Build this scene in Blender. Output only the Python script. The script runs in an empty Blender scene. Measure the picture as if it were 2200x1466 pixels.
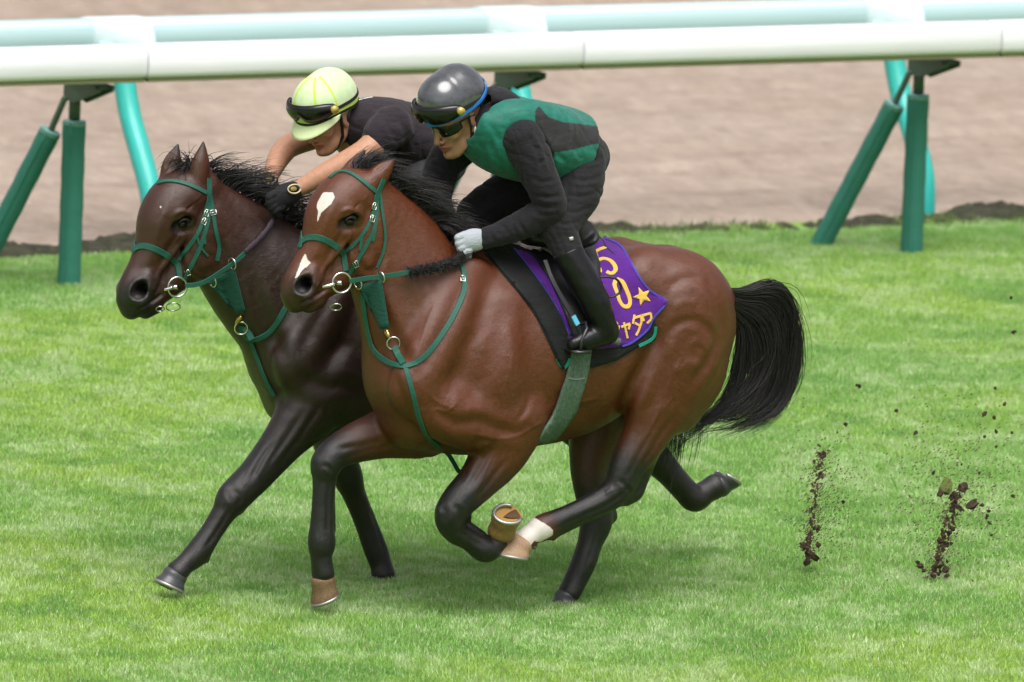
import bpy, math, random
import numpy as np
from mathutils import Vector, Matrix, geometry
from mathutils.bvhtree import BVHTree
import openvdb as vdb
random.seed(7); rng = np.random.default_rng(7)
S = bpy.context.scene
COL = S.collection

# ------------------------------------------------------------------ camera, sky, sun, exposure
# World axes: X runs along the running rail (the horses head towards -X), Y away from the stand, Z up.
FPX, PHI, THETA, ROLL = 25000.0, math.radians(29.513), math.radians(8.1943), math.radians(2.2)
CAM = np.array([-23.7715, -41.9937, 8.1])
_d = np.array([math.sin(PHI), math.cos(PHI), 0]); _R = np.array([math.cos(PHI), -math.sin(PHI), 0]); _z = np.array([0, 0, 1.0])
_F = math.cos(THETA)*_d - math.sin(THETA)*_z
_U = math.sin(THETA)*_d + math.cos(THETA)*_z
cd = bpy.data.cameras.new('camera'); cam = bpy.data.objects.new('camera', cd); COL.objects.link(cam)
right = _R*math.cos(ROLL) + _U*math.sin(ROLL); up = -_R*math.sin(ROLL) + _U*math.cos(ROLL)
cam.matrix_world = Matrix(((right[0], up[0], -_F[0], CAM[0]), (right[1], up[1], -_F[1], CAM[1]), (right[2], up[2], -_F[2], CAM[2]), (0, 0, 0, 1)))
cd.sensor_width = 36; cd.lens = 36*FPX/2200; cd.clip_start = 1; cd.clip_end = 3000
cd.dof.use_dof = True; cd.dof.focus_distance = 48.9; cd.dof.aperture_fstop = 4.5
S.camera = cam

W = bpy.data.worlds.new('World'); S.world = W; W.use_nodes = True
nt = W.node_tree; nt.nodes.clear()
sky = nt.nodes.new('ShaderNodeTexSky'); sky.sky_type = 'NISHITA'; sky.sun_disc = False
SUN_EL, SUN_AZ = math.radians(64), math.radians(200)      # azimuth measured from +Y towards +X
sky.sun_elevation = SUN_EL; sky.sun_rotation = SUN_AZ
sky.air_density = 1.0; sky.dust_density = 6.0; sky.ozone_density = 1.0
hs = nt.nodes.new('ShaderNodeHueSaturation'); hs.inputs['Saturation'].default_value = 0.22
bg = nt.nodes.new('ShaderNodeBackground'); bg.inputs['Strength'].default_value = 0.115
wo = nt.nodes.new('ShaderNodeOutputWorld')
nt.links.new(sky.outputs[0], hs.inputs['Color']); nt.links.new(hs.outputs[0], bg.inputs['Color']); nt.links.new(bg.outputs[0], wo.inputs['Surface'])
sl = bpy.data.lights.new('sun', 'SUN'); sl.energy = 1.5; sl.angle = math.radians(46); sl.color = (1.0, 0.97, 0.93)
so = bpy.data.objects.new('sun', sl); COL.objects.link(so)
sdir = Vector((math.sin(SUN_AZ)*math.cos(SUN_EL), math.cos(SUN_AZ)*math.cos(SUN_EL), math.sin(SUN_EL)))
so.rotation_euler = sdir.to_track_quat('Z', 'Y').to_euler()
S.view_settings.view_transform = 'Standard'; S.view_settings.look = 'None'
S.view_settings.exposure = 0.66; S.view_settings.gamma = 1.0; S.view_settings.use_curve_mapping = False
S.cycles.max_bounces = 6; S.cycles.use_denoising = True

# ------------------------------------------------------------------ measuring: photo pixel + lateral distance -> point
def ray(x, y):
    dx, dy = x-1100, y-733
    u = dx*math.cos(ROLL)+dy*math.sin(ROLL); v = -dx*math.sin(ROLL)+dy*math.cos(ROLL)
    return _F*FPX + _R*u - _U*v
def P(x, y, yy=0.0):
    r = ray(x, y); return CAM + r*(yy-CAM[1])/r[1]
def G(x, y, z=0.0):
    r = ray(x, y); return CAM + r*(z-CAM[2])/r[2]
def proj(V):
    q = np.asarray(V)-CAM; dep = q@_F; u = q@_R*FPX/dep; v = -(q@_U)*FPX/dep
    return np.stack([1100+u*math.cos(ROLL)-v*math.sin(ROLL), 733+u*math.sin(ROLL)+v*math.cos(ROLL)], -1)
PXM = 515.0

# ------------------------------------------------------------------ objects
def tag(o, label=None, cat=None, group=None, kind=None):
    for k, v in (('label', label), ('category', cat), ('group', group), ('kind', kind)):
        if v: o[k] = v
    return o
def empty(name, loc, label, cat, group=None):
    o = bpy.data.objects.new(name, None); COL.objects.link(o); o.location = loc; o.empty_display_size = .1
    return tag(o, label, cat, group)
def link(name, me, m=None, parent=None, smooth=True):
    if m is not None:
        for q in (m if isinstance(m, (list, tuple)) else [m]): me.materials.append(q)
    if smooth: me.polygons.foreach_set('use_smooth', np.ones(len(me.polygons), bool))
    o = bpy.data.objects.new(name, me); COL.objects.link(o)
    if parent is not None:
        o.parent = parent
        o.matrix_parent_inverse = Matrix.Translation(-parent.location) if parent.parent is None else Matrix.Identity(4)
    return o
def mk(name, V, Fs, m=None, parent=None, smooth=True):
    me = bpy.data.meshes.new(name)
    V = np.asarray(V, float)
    if isinstance(Fs, np.ndarray):
        n, c = Fs.shape
        me.vertices.add(len(V)); me.vertices.foreach_set('co', V.ravel())
        me.loops.add(n*c); me.loops.foreach_set('vertex_index', Fs.ravel().astype(np.int32))
        me.polygons.add(n); me.polygons.foreach_set('loop_start', np.arange(0, n*c, c, dtype=np.int32))
        me.update(calc_edges=True)
    else:
        me.from_pydata([tuple(v) for v in V], [], [tuple(f) for f in Fs]); me.update()
    return link(name, me, m, parent, smooth)
class MB:
    def __init__(s): s.V = []; s.F = []
    def add(s, V, F):
        n = len(s.V); s.V += [tuple(v) for v in V]; s.F += [tuple(i+n for i in f) for f in F]
    def tube(s, pts, rad, n=12, cap=True, oval=None):
        pts = [Vector(p) for p in pts]; m = len(pts)
        rad = [rad]*m if np.isscalar(rad) else rad
        t0 = (pts[1]-pts[0]).normalized(); a = t0.orthogonal().normalized()
        if oval is not None: a = (Vector(oval[0]) - t0*t0.dot(Vector(oval[0]))).normalized()
        V = []
        for i in range(m):
            t = (pts[min(i+1, m-1)]-pts[max(i-1, 0)]).normalized()
            a = (a - t*a.dot(t)).normalized(); b = t.cross(a)
            for j in range(n):
                w = 2*math.pi*j/n
                V.append(pts[i]+(a*math.cos(w)+b*math.sin(w)*(oval[1] if oval is not None else 1))*rad[i])
        F = [(i*n+j, i*n+(j+1) % n, (i+1)*n+(j+1) % n, (i+1)*n+j) for i in range(m-1) for j in range(n)]
        if cap: F += [tuple(range(n-1, -1, -1)), tuple(range((m-1)*n, m*n))]
        s.add(V, F)
    def torus(s, c, u, v, R, r, a0=0, a1=2*math.pi, n=28, k=8, sy=1.0):
        c, u, v = Vector(c), Vector(u).normalized(), Vector(v); v = (v-u*u.dot(v)).normalized()
        full = abs(a1-a0-2*math.pi) < 1e-6
        pts = [c+u*math.cos(a0+(a1-a0)*i/n)*R+v*math.sin(a0+(a1-a0)*i/n)*R*sy for i in range(n+(0 if full else 1))]
        if full:
            w = u.cross(v); V = []
            for i, p in enumerate(pts):
                d = (p-c).normalized()
                for j in range(k):
                    q = 2*math.pi*j/k; V.append(p+(d*math.cos(q)+w*math.sin(q))*r)
            s.add(V, [(i*k+j, i*k+(j+1) % k, ((i+1) % n)*k+(j+1) % k, ((i+1) % n)*k+j) for i in range(n) for j in range(k)])
        else: s.tube(pts, r, k)
    def ball(s, c, r, n=14, m=9, M=None):
        c = Vector(c); r = Vector((r, r, r)) if np.isscalar(r) else Vector(r); V = []; F = []
        for i in range(m+1):
            for j in range(n):
                a, b = math.pi*i/m, 2*math.pi*j/n
                q = Vector((math.sin(a)*math.cos(b)*r.x, math.sin(a)*math.sin(b)*r.y, math.cos(a)*r.z))
                V.append(c+(M @ q if M is not None else q))
        F = [(i*n+j, i*n+(j+1) % n, (i+1)*n+(j+1) % n, (i+1)*n+j) for i in range(m) for j in range(n)]
        s.add(V, F)
    def box(s, c, ax, h):
        c = Vector(c); ax = [Vector(a).normalized() for a in ax]
        V = [c+ax[0]*h[0]*i+ax[1]*h[1]*j+ax[2]*h[2]*k for i in (-1, 1) for j in (-1, 1) for k in (-1, 1)]
        s.add(V, [(0, 1, 3, 2), (4, 6, 7, 5), (0, 4, 5, 1), (2, 3, 7, 6), (0, 2, 6, 4), (1, 5, 7, 3)])
    def build(s, name, m, parent=None, smooth=True): return mk(name, s.V, s.F, m, parent, smooth)
def bevel(o, w=.004, seg=2):
    b = o.modifiers.new('bevel', 'BEVEL'); b.width = w; b.segments = seg; b.limit_method = 'ANGLE'; return o

# ------------------------------------------------------------------ materials
class NT:
    def __init__(s, name):
        s.m = bpy.data.materials.new(name); s.m.use_nodes = True; s.t = s.m.node_tree
        s.b = s.t.nodes['Principled BSDF']
    def n(s, t, **kw):
        q = s.t.nodes.new('ShaderNode'+t)
        for k, v in kw.items():
            if k in q.inputs: q.inputs[k].default_value = v
            else: setattr(q, k, v)
        return q
    def l(s, a, b): s.t.links.new(a, b)
    def noise(s, scale, detail=4, rough=.6, vec=None, dim='3D'):
        q = s.n('TexNoise'); q.inputs['Scale'].default_value = scale; q.inputs['Detail'].default_value = detail; q.inputs['Roughness'].default_value = rough
        if vec is not None: s.l(vec, q.inputs['Vector'])
        return q.outputs['Fac']
    def pos(s, sc=None, rot=(0, 0, 0)):
        g = s.n('NewGeometry')
        if sc is None: return g.outputs['Position']
        m = s.n('Mapping'); m.inputs['Scale'].default_value = sc; m.inputs['Rotation'].default_value = rot; s.l(g.outputs['Position'], m.inputs['Vector']); return m.outputs[0]
    def ramp(s, fac, stops):
        r = s.n('ValToRGB'); e = r.color_ramp.elements
        while len(e) < len(stops): e.new(.5)
        for i, (p, c) in enumerate(stops): e[i].position = p; e[i].color = (*c, 1) if len(c) == 3 else c
        s.l(fac, r.inputs[0]); return r.outputs[0]
    def mix(s, fac, a, b, mode='MIX'):
        q = s.n('MixRGB', blend_type=mode)
        for i, v in ((0, fac), (1, a), (2, b)):
            if hasattr(v, 'links') or hasattr(v, 'is_linked'): s.l(v, q.inputs[i])
            elif i == 0: q.inputs[0].default_value = v
            else: q.inputs[i].default_value = (*v, 1)
        return q.outputs[0]
    def attr(s, name):
        a = s.n('Attribute'); a.attribute_name = name; return a
    def bump(s, h, strength=.3, dist=.005):
        q = s.n('Bump'); q.inputs['Strength'].default_value = strength; q.inputs['Distance'].default_value = dist
        s.l(h, q.inputs['Height']); s.l(q.outputs[0], s.b.inputs['Normal'])
    def set(s, **kw):
        for k, v in kw.items():
            k = k.replace('_', ' ')
            i = s.b.inputs[k]
            if hasattr(v, 'is_linked'): s.l(v, i)
            else: i.default_value = (*v, 1) if isinstance(v, tuple) and len(v) == 3 else v
        return s
def simple(name, c, rough=.5, spec=.5, metal=0, var=.12, vs=40, bump=0, bs=200, coat=0, sheen=0):
    t = NT(name)
    f = t.noise(vs, 3)
    lo = tuple(x*(1-var) for x in c); hi = tuple(min(1, x*(1+var)) for x in c)
    t.set(Base_Color=t.ramp(f, [(.3, lo), (.7, hi)]), Roughness=rough, Specular_IOR_Level=spec, Metallic=metal)
    if coat: t.set(Coat_Weight=coat, Coat_Roughness=.05)
    if sheen: t.set(Sheen_Weight=sheen, Sheen_Roughness=.5)
    if bump: t.bump(t.noise(bs, 4), bump, .003)
    return t.m
def cloth(name, c, rough=.85, fold=.5, fs=22, sheen=.25, var=.12):
    t = NT(name)
    f = t.noise(30, 4); weave = t.noise(900, 2); fo = t.noise(fs, 3, .5, t.pos((1, 1.4, 2.6)))
    lo = tuple(x*(1-var) for x in c); hi = tuple(min(1, x*(1+var)) for x in c)
    t.set(Base_Color=t.mix(.25, t.ramp(f, [(.3, lo), (.7, hi)]), t.ramp(weave, [(.3, lo), (.7, hi)])), Roughness=rough, Specular_IOR_Level=.18, Sheen_Weight=sheen*.25, Sheen_Roughness=.6)
    t.bump(fo, fold, .012)
    return t.m

# ------------------------------------------------------------------ signed-distance sculpting: tapered chains, smoothly joined, meshed once
LAT = np.array([0, 1.0, 0])
def catmull(A, n):
    A = np.asarray(A, float)
    if len(A) < 3: 
        t = np.linspace(0, 1, max(2, n//3+1))[:, None]; return A[0]*(1-t)+A[1]*t
    Q = np.vstack([2*A[0]-A[1], A, 2*A[-1]-A[-2]]); out = []
    for i in range(1, len(Q)-2):
        t = np.linspace(0, 1, n, endpoint=False)[:, None]
        p0, p1, p2, p3 = Q[i-1], Q[i], Q[i+1], Q[i+2]
        out.append(.5*((2*p1)+(-p0+p2)*t+(2*p0-5*p1+4*p2-p3)*t**2+(-p0+3*p1-3*p2+p3)*t**3))
    out.append(A[-1:]); return np.vstack(out)
class Sdf:
    def __init__(s, vox=.006): s.vox = vox; s.pr = []; s.post = []; s.kmax = .05
    def chain(s, pts, k=.03, op=1, lat=LAT, n=7):
        """pts: rows (x, y, z, radius, lateral scale, colour)"""
        A = catmull(list(pts)*(2 if len(pts) == 1 else 1), n); A[:, 3] = np.maximum(A[:, 3], .001); A[:, 4] = np.maximum(A[:, 4], .1)
        s.pr.append((A, k, op, np.asarray(lat, float))); s.kmax = max(s.kmax, k); return s
    def mesh(s, smooth=2):
        v = s.vox; mar = s.kmax+4*v
        lo = np.min([np.min(A[:, :3]-(A[:, 3]*np.maximum(1, A[:, 4]))[:, None], 0) for A, k, op, l in s.pr if op > 0], 0)-4*v
        hi = np.max([np.max(A[:, :3]+(A[:, 3]*np.maximum(1, A[:, 4]))[:, None], 0) for A, k, op, l in s.pr if op > 0], 0)+4*v
        n = np.ceil((hi-lo)/v).astype(int)+1
        D = np.full(n, .4, np.float32); C = np.zeros(n, np.float32)
        ax = [(lo[i]+np.arange(n[i])*v).astype(np.float32) for i in range(3)]
        def box(p, r):
            a = np.clip(np.floor((p-r-lo)/v).astype(int), 0, n); b = np.clip(np.ceil((p+r-lo)/v).astype(int)+1, 0, n); return a, b
        for A, k, op, lat in s.pr:
            rr = (A[:, 3]*np.maximum(1, A[:, 4])).max()+mar
            a0, _ = box(A[:, :3].min(0), rr); _, b0 = box(A[:, :3].max(0), rr)
            if np.any(b0 <= a0): continue
            d = np.full(b0-a0, .4, np.float32); c = np.zeros(b0-a0, np.float32)
            for i in range(len(A)-1):
                p, q = A[i], A[i+1]; r = max(p[3]*max(1, p[4]), q[3]*max(1, q[4]))+mar
                a, _ = box(np.minimum(p[:3], q[:3]), r); _, b = box(np.maximum(p[:3], q[:3]), r)
                if np.any(b <= a): continue
                X = ax[0][a[0]:b[0], None, None]-np.float32(p[0]); Y = ax[1][None, a[1]:b[1], None]-np.float32(p[1]); Z = ax[2][None, None, a[2]:b[2]]-np.float32(p[2])
                sc = .5*(p[4]+q[4]); e = (1/sc-1); L = lat
                if abs(e) > 1e-4:
                    ql = (X*L[0]+Y*L[1]+Z*L[2])*np.float32(e)
                    X = X+ql*np.float32(L[0]); Y = Y+ql*np.float32(L[1]); Z = Z+ql*np.float32(L[2])
                w = q[:3]-p[:3]; w = w+L*(w@L)*e; ww = max(w@w, 1e-9)
                t = np.clip((X*np.float32(w[0])+Y*np.float32(w[1])+Z*np.float32(w[2]))/np.float32(ww), 0, 1)
                dd = np.sqrt((X-t*np.float32(w[0]))**2+(Y-t*np.float32(w[1]))**2+(Z-t*np.float32(w[2]))**2)-(np.float32(p[3])+t*np.float32(q[3]-p[3]))
                sl_ = tuple(slice(a[j]-a0[j], b[j]-a0[j]) for j in range(3))
                cur = d[sl_]; msk = dd < cur
                d[sl_] = np.where(msk, dd, cur)
                c[sl_] = np.where(msk, np.float32(p[5])+t*np.float32(q[5]-p[5]), c[sl_])
            g = tuple(slice(a0[j], b0[j]) for j in range(3)); E = D[g]
            if op > 0:
                h = np.clip(.5+.5*(E-d)/k, 0, 1); D[g] = E*(1-h)+d*h-k*h*(1-h); C[g] = C[g]*(1-h)+c*h
            else:
                h = np.clip(.5-.5*(E+d)/k, 0, 1); D[g] = E*(1-h)-d*h+k*h*(1-h)
                if op < -1: C[g] = C[g]*(1-h)+c*h
        X, Y, Z = ax[0][:, None, None], ax[1][None, :, None], ax[2][None, None, :]
        for fn in s.post: D = fn(X, Y, Z, D).astype(np.float32)
        np.clip(D, -.03, .03, out=D)
        gr = vdb.FloatGrid(.03); gr.copyFromArray(D); pts, quads = gr.convertToQuads()
        V = np.asarray(pts, float); Q = np.asarray(quads)[:, ::-1].astype(np.int64)
        # keep the largest shell only
        ii = np.clip(np.round(V).astype(int), 0, n-1)
        f = C[ii[:, 0], ii[:, 1], ii[:, 2]].astype(float)
        e = np.vstack([Q[:, [0, 1]], Q[:, [1, 2]], Q[:, [2, 3]], Q[:, [3, 0]]])
        for it in range(smooth):
            deg = np.bincount(e[:, 0], minlength=len(V))+1e-9
            def avg(w): return np.bincount(e[:, 0], w[e[:, 1]], len(V))/deg
            V = .5*V+.5*np.stack([avg(V[:, j]) for j in range(3)], 1); f = .5*f+.5*avg(f)
        return lo+V*v, Q, f
def px(rows, y0=0.0):
    """rows (photo x, photo y, lateral, radius in photo pixels, lateral scale, colour) -> chain rows in metres"""
    out = []
    for r in rows:
        r = tuple(r)+(1.0, 0.0)[len(r)-4:] if len(r) < 6 else r
        p = P(r[0], r[1], y0+r[2]); out.append((*p, r[3]/PXM, r[4], r[5]))
    return out
def inpoly(Q, poly):
    poly = np.asarray(poly, float); x, y = Q[:, 0], Q[:, 1]; c = np.zeros(len(Q), bool)
    for i in range(len(poly)):
        (x1, y1), (x2, y2) = poly[i], poly[i-1]
        with np.errstate(divide='ignore', invalid='ignore'):
            c ^= ((y1 > y) != (y2 > y)) & (x < (x2-x1)*(y-y1)/(y2-y1+1e-12)+x1)
    return c
def normals(V, Q):
    a = np.cross(V[Q[:, 2]]-V[Q[:, 0]], V[Q[:, 3]]-V[Q[:, 1]]); N = np.zeros_like(V)
    for j in range(4): np.add.at(N, Q[:, j], a)
    N = N/(np.linalg.norm(N, axis=1)[:, None]+1e-12)
    return N if np.einsum('ij,ij->', V-V.mean(0), N) > 0 else -N
def facing(V, N): return np.einsum('ij,ij->i', N, CAM-V) > 0
def setattr_(o, name, val):
    a = o.data.attributes.new(name, 'FLOAT', 'POINT'); a.data.foreach_set('value', np.asarray(val, np.float32))
def setcol(o, name, val):
    a = o.data.attributes.new(name, 'FLOAT_COLOR', 'POINT'); a.data.foreach_set('color', np.hstack([val, np.ones((len(val), 1))]).astype(np.float32).ravel())
def carve(V, Q, lines, side=1e9):
    """press creases (positive depth, mm) or raise ridges along lines read from the photograph, on the facing surface only"""
    N = normals(V, Q); q = proj(V); view = CAM-V; view /= np.linalg.norm(view, axis=1)[:, None]; cv = np.einsum('ij,ij->i', N, view); d = np.zeros(len(V))
    for line, wd, dep in lines:
        A = respx(line, 2.5); wt = np.clip(np.sin(np.linspace(.1, math.pi-.1, len(A)))*1.5, 0, 1); lo, hi = A.min(0)-3*wd, A.max(0)+3*wd
        ix = np.where((q[:, 0] > lo[0]) & (q[:, 0] < hi[0]) & (q[:, 1] > lo[1]) & (q[:, 1] < hi[1]) & (cv > .05) & (V[:, 1] < side))[0]
        if not len(ix): continue
        dd = np.linalg.norm(q[ix][:, None]-A[None], axis=2); j = dd.argmin(1); dm = dd[np.arange(len(ix)), j]; f = wt[j]*np.clip(cv[ix]*2.5, 0, 1)
        d[ix] += f*.001*(-.5*dep*np.exp(-(dm/wd)**2)+(dep*.22*np.exp(-((dm-1.9*wd)/wd)**2) if dep > 0 else 0))
    return V+N*d[:, None]
def bvh_of(V, Q): return BVHTree.FromPolygons([tuple(v) for v in V], [tuple(int(i) for i in q) for q in Q])
def hit(bv, x, y, yfall=0.0):
    r = Vector(ray(x, y)).normalized(); best = None
    bs = bv if isinstance(bv, (list, tuple)) else [bv]
    for b in bs:
        h = b.ray_cast(Vector(CAM), r, 100)
        if h[0] is not None and (best is None or h[3] < best[3]): best = h
    if best is None: best = bs[-1].find_nearest(Vector(P(x, y, yfall)))
    l, n, i, d = best
    if n.dot(r) > 0: n = -n
    return l, n
def ribbon(pts, nor, w, th):
    """strip of rectangular section along pts; w = width, th = thickness, standing on the surface"""
    m = len(pts); V = []; w = [w]*m if np.isscalar(w) else w
    for i in range(m):
        t = (pts[min(i+1, m-1)]-pts[max(i-1, 0)]).normalized(); s_ = nor[i].cross(t).normalized()
        for a, b in ((-1, 0), (1, 0), (.86, 1), (-.86, 1)): V.append(pts[i]+s_*a*w[i]*.5+nor[i]*b*th)
    F = [(i*4+j, i*4+(j+1) % 4, (i+1)*4+(j+1) % 4, (i+1)*4+j) for i in range(m-1) for j in range(4)]
    F += [(3, 2, 1, 0), (m*4-4, m*4-3, m*4-2, m*4-1)]
    return V, F
def respx(pts, step=5):
    A = catmull(pts, 12) if len(pts) > 2 else np.asarray(pts, float)
    d = np.r_[0, np.cumsum(np.linalg.norm(np.diff(A, axis=0), axis=1))]; n = max(3, int(d[-1]/step)+1)
    t = np.linspace(0, d[-1], n); return np.stack([np.interp(t, d, A[:, j]) for j in range(A.shape[1])], 1)
def strap(name, bv, pxl, w, m, parent, th=.004, off=.002, yf=0.0, mirror=None, smooth=3):
    """a strap lying on a surface along a line seen in the photo; mirror = lateral plane to repeat it on the far side"""
    A = respx(pxl, 5); H = [hit(bv, *a[:2], yf) for a in A]
    L = np.array([h[0] for h in H]); N = np.array([h[1] for h in H])
    for _ in range(smooth):
        if len(L) > 4:
            L[1:-1] = .25*L[:-2]+.5*L[1:-1]+.25*L[2:]; N[1:-1] = .25*N[:-2]+.5*N[1:-1]+.25*N[2:]
    N /= np.linalg.norm(N, axis=1)[:, None]
    mb = MB(); pts = [Vector(l+n*off) for l, n in zip(L, N)]; V, F = ribbon(pts, [Vector(n) for n in N], w, th); mb.add(V, F)
    if mirror is not None:
        m2 = MB(); m2.add([Vector((v.x, 2*mirror-v.y, v.z)) for v in V], [f[::-1] for f in F]); m2.build(name, m, parent, smooth=False)
    return mb.build(name, m, parent, smooth=False)
def freestrap(name, P3, w, m, parent, nor=(0, -1, 0), th=.004, n=8):
    A = catmull([tuple(p) for p in P3], n); pts = [Vector(a) for a in A]; N = []
    for i in range(len(pts)):
        t = (pts[min(i+1, len(pts)-1)]-pts[max(i-1, 0)]).normalized(); q = Vector(nor); N.append((q-t*q.dot(t)).normalized())
    mb = MB(); mb.add(*ribbon(pts, N, w, th)); return mb.build(name, m, parent, smooth=False)
def patch(name, bv, poly, m, parent, off=.006, th=.004, step=8, yf=0.0, mirror=None, smooth=6, wave=0.0):
    """a sheet draped on a surface inside an outline seen in the photo"""
    B = respx(list(poly)+[poly[0]], step)[:-1] if False else []
    pts = []
    for i in range(len(poly)):
        a, b = np.array(poly[i], float), np.array(poly[(i+1) % len(poly)], float); k = max(1, int(np.linalg.norm(b-a)/step))
        pts += [a+(b-a)*j/k for j in range(k)]
    nb = len(pts); lo = np.min(pts, 0); hi = np.max(pts, 0)
    gx, gy = np.meshgrid(np.arange(lo[0], hi[0], step), np.arange(lo[1], hi[1], step)); q = np.stack([gx.ravel(), gy.ravel()], 1)
    q = q[inpoly(q, poly)]; bb = np.array(pts)
    if len(q): q = q[np.min(np.linalg.norm(q[:, None]-bb[None], axis=2), 1) > step*.5]
    allp = [Vector(p) for p in pts]+[Vector(p) for p in q]
    v, e, f, *_ = geometry.delaunay_2d_cdt(allp, [(i, (i+1) % nb) for i in range(nb)], [], 1, 1e-4)
    H = [hit(bv, a.x, a.y, yf) for a in v]; L = np.array([h[0] for h in H]); N = np.array([h[1] for h in H])
    nbr = [set() for _ in v]
    for t in f:
        for i in range(3): nbr[t[i]].add(t[i-1]); nbr[t[i-1]].add(t[i])
    for _ in range(smooth):
        L2 = L.copy(); N2 = N.copy()
        for i, s_ in enumerate(nbr):
            if s_: L2[i] = .5*L[i]+.5*L[list(s_)].mean(0); N2[i] = .5*N[i]+.5*N[list(s_)].mean(0)
        tang = L2-L; L = L+N*np.einsum('ij,ij->i', tang, N)[:, None]; N = N2/(np.linalg.norm(N2, axis=1)[:, None]+1e-9)
    if wave: L = L+N*(wave*(np.sin(L[:, 0]*34+L[:, 2]*21)+np.sin(L[:, 0]*17-L[:, 2]*39)))[:, None]
    V = L+N*off
    F = []
    for t in f:
        nn = np.cross(V[t[1]]-V[t[0]], V[t[2]]-V[t[0]]); F.append(tuple(t) if nn@N[t[0]] > 0 else tuple(t[::-1]))
    V = [tuple(x) for x in V]; n0 = len(V)
    o = mk(name, V, F, m, parent)
    if mirror is not None:
        keep = [t for t in F if min(abs(V[i][1]-mirror) for i in t) > .15]; us = sorted({i for t in keep for i in t}); re = {i: j for j, i in enumerate(us)}
        if keep:
            o2 = mk(name, [(V[i][0], 2*mirror-V[i][1], V[i][2]) for i in us], [tuple(re[i] for i in t[::-1]) for t in keep], m, parent)
            s2 = o2.modifiers.new('thickness', 'SOLIDIFY'); s2.thickness = th; s2.offset = 1
    sm = o.modifiers.new('thickness', 'SOLIDIFY'); sm.thickness = th; sm.offset = 1
    return o, BVHTree.FromPolygons([tuple(np.array(x)+n_*th) for x, n_ in zip(V, N)], F)
def hairs(name, Pn, R, m, parent, kind=None):
    """Pn (n, m, 3) strand points, R (n, m) radii -> three-sided tapered strands in one mesh"""
    n, k, _ = Pn.shape
    T = np.gradient(Pn, axis=1); T /= np.linalg.norm(T, axis=2)[:, :, None]+1e-9
    a = rng.normal(size=(n, 1, 3)); a = a-T*(a*T).sum(2)[:, :, None]; a /= np.linalg.norm(a, axis=2)[:, :, None]+1e-9
    b = np.cross(T, a)
    V = np.stack([Pn+R[:, :, None]*(a*math.cos(w)+b*math.sin(w)) for w in (0, 2.094, 4.189)], 2)   # n,k,3,3
    idx = np.arange(n*k*3).reshape(n, k, 3)
    F = np.concatenate([np.stack([idx[:, :-1, j], idx[:, :-1, (j+1) % 3], idx[:, 1:, (j+1) % 3], idx[:, 1:, j]], -1).reshape(-1, 4) for j in range(3)])
    o = mk(name, V.reshape(-1, 3), F, m, parent)
    if kind: o['kind'] = kind
    return o

# ------------------------------------------------------------------ ground
def ground_mat():
    t = NT('turf_soil'); f = t.noise(1.6, 5); g = t.noise(22, 5)
    t.set(Base_Color=t.mix(.55, t.ramp(f, [(.3, (.14, .265, .055)), (.7, (.21, .335, .07))]), t.ramp(g, [(.3, (.12, .23, .05)), (.7, (.24, .37, .10))])), Roughness=.95, Specular_IOR_Level=.1)
    t.bump(t.noise(60, 5), .6, .02); return t.m
def sand_mat():
    t = NT('harrowed_sand')
    st = t.noise(1.0, 5, .62, t.pos((1.1, 7.5, 1))); fine = t.noise(7.5, 6, .72, t.pos((1.0, .5, 1))); big = t.noise(.5, 3, .5, t.pos((.6, 1.3, 1)))
    c1 = t.ramp(st, [(.25, (.255, .195, .155)), (.5, (.335, .265, .215)), (.75, (.40, .325, .27))])
    c2 = t.ramp(fine, [(.34, (.20, .155, .12)), (.5, (.305, .245, .20)), (.66, (.42, .345, .285))])
    blot = t.noise(2.4, 5, .7, t.pos((1.0, .75, 1)))
    c = t.mix(.62, c1, c2); c = t.mix(t.ramp(blot, [(.56, (0, 0, 0)), (.70, (.55, .55, .55))]), c, (.20, .155, .125)); c = t.mix(.25, c, t.ramp(big, [(.35, (.26, .20, .16)), (.65, (.40, .33, .28))]))
    t.set(Base_Color=c, Roughness=.95, Specular_IOR_Level=.1)
    h = t.mix(.5, st, fine); t.bump(h, .7, .06); return t.m
EDGE = 10.42                       # where the turf gives way to the dirt track
FENCE_Y = 9.208; FAR_Y = 10.62
me = mk('ground', [(-1500, -1500, 0), (1500, -1500, 0), (1500, EDGE, 0), (-1500, EDGE, 0)], [(0, 1, 2, 3)], ground_mat(), smooth=False); tag(me, kind='structure')
# the dirt track: a gently rutted sheet beside the turf, flat further out
xs = np.linspace(-10, 26, 240); ys = np.r_[np.linspace(EDGE-.02, 42, 260)]
X, Y = np.meshgrid(xs, ys, indexing='ij')
Z = -.05+.018*np.sin(Y*9+.6*np.sin(X*.7))*np.sin(X*.9+Y*.3)+.012*np.sin(Y*23+X*1.3)+rng.normal(0, .006, X.shape)
Z = np.where(Y < EDGE+.05, -.12, Z)
idx = np.arange(X.size).reshape(X.shape)
F = np.stack([idx[:-1, :-1], idx[1:, :-1], idx[1:, 1:], idx[:-1, 1:]], -1).reshape(-1, 4)
sm = sand_mat()
o = mk('dirt_track', np.stack([X, Y, Z], -1).reshape(-1, 3), F, sm); tag(o, kind='structure')
o = mk('track_outskirts', [(-1500, EDGE, -.14), (1500, EDGE, -.14), (1500, 1500, -.14), (-1500, 1500, -.14)], [(0, 1, 2, 3)], sm, smooth=False); tag(o, kind='structure')
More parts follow.
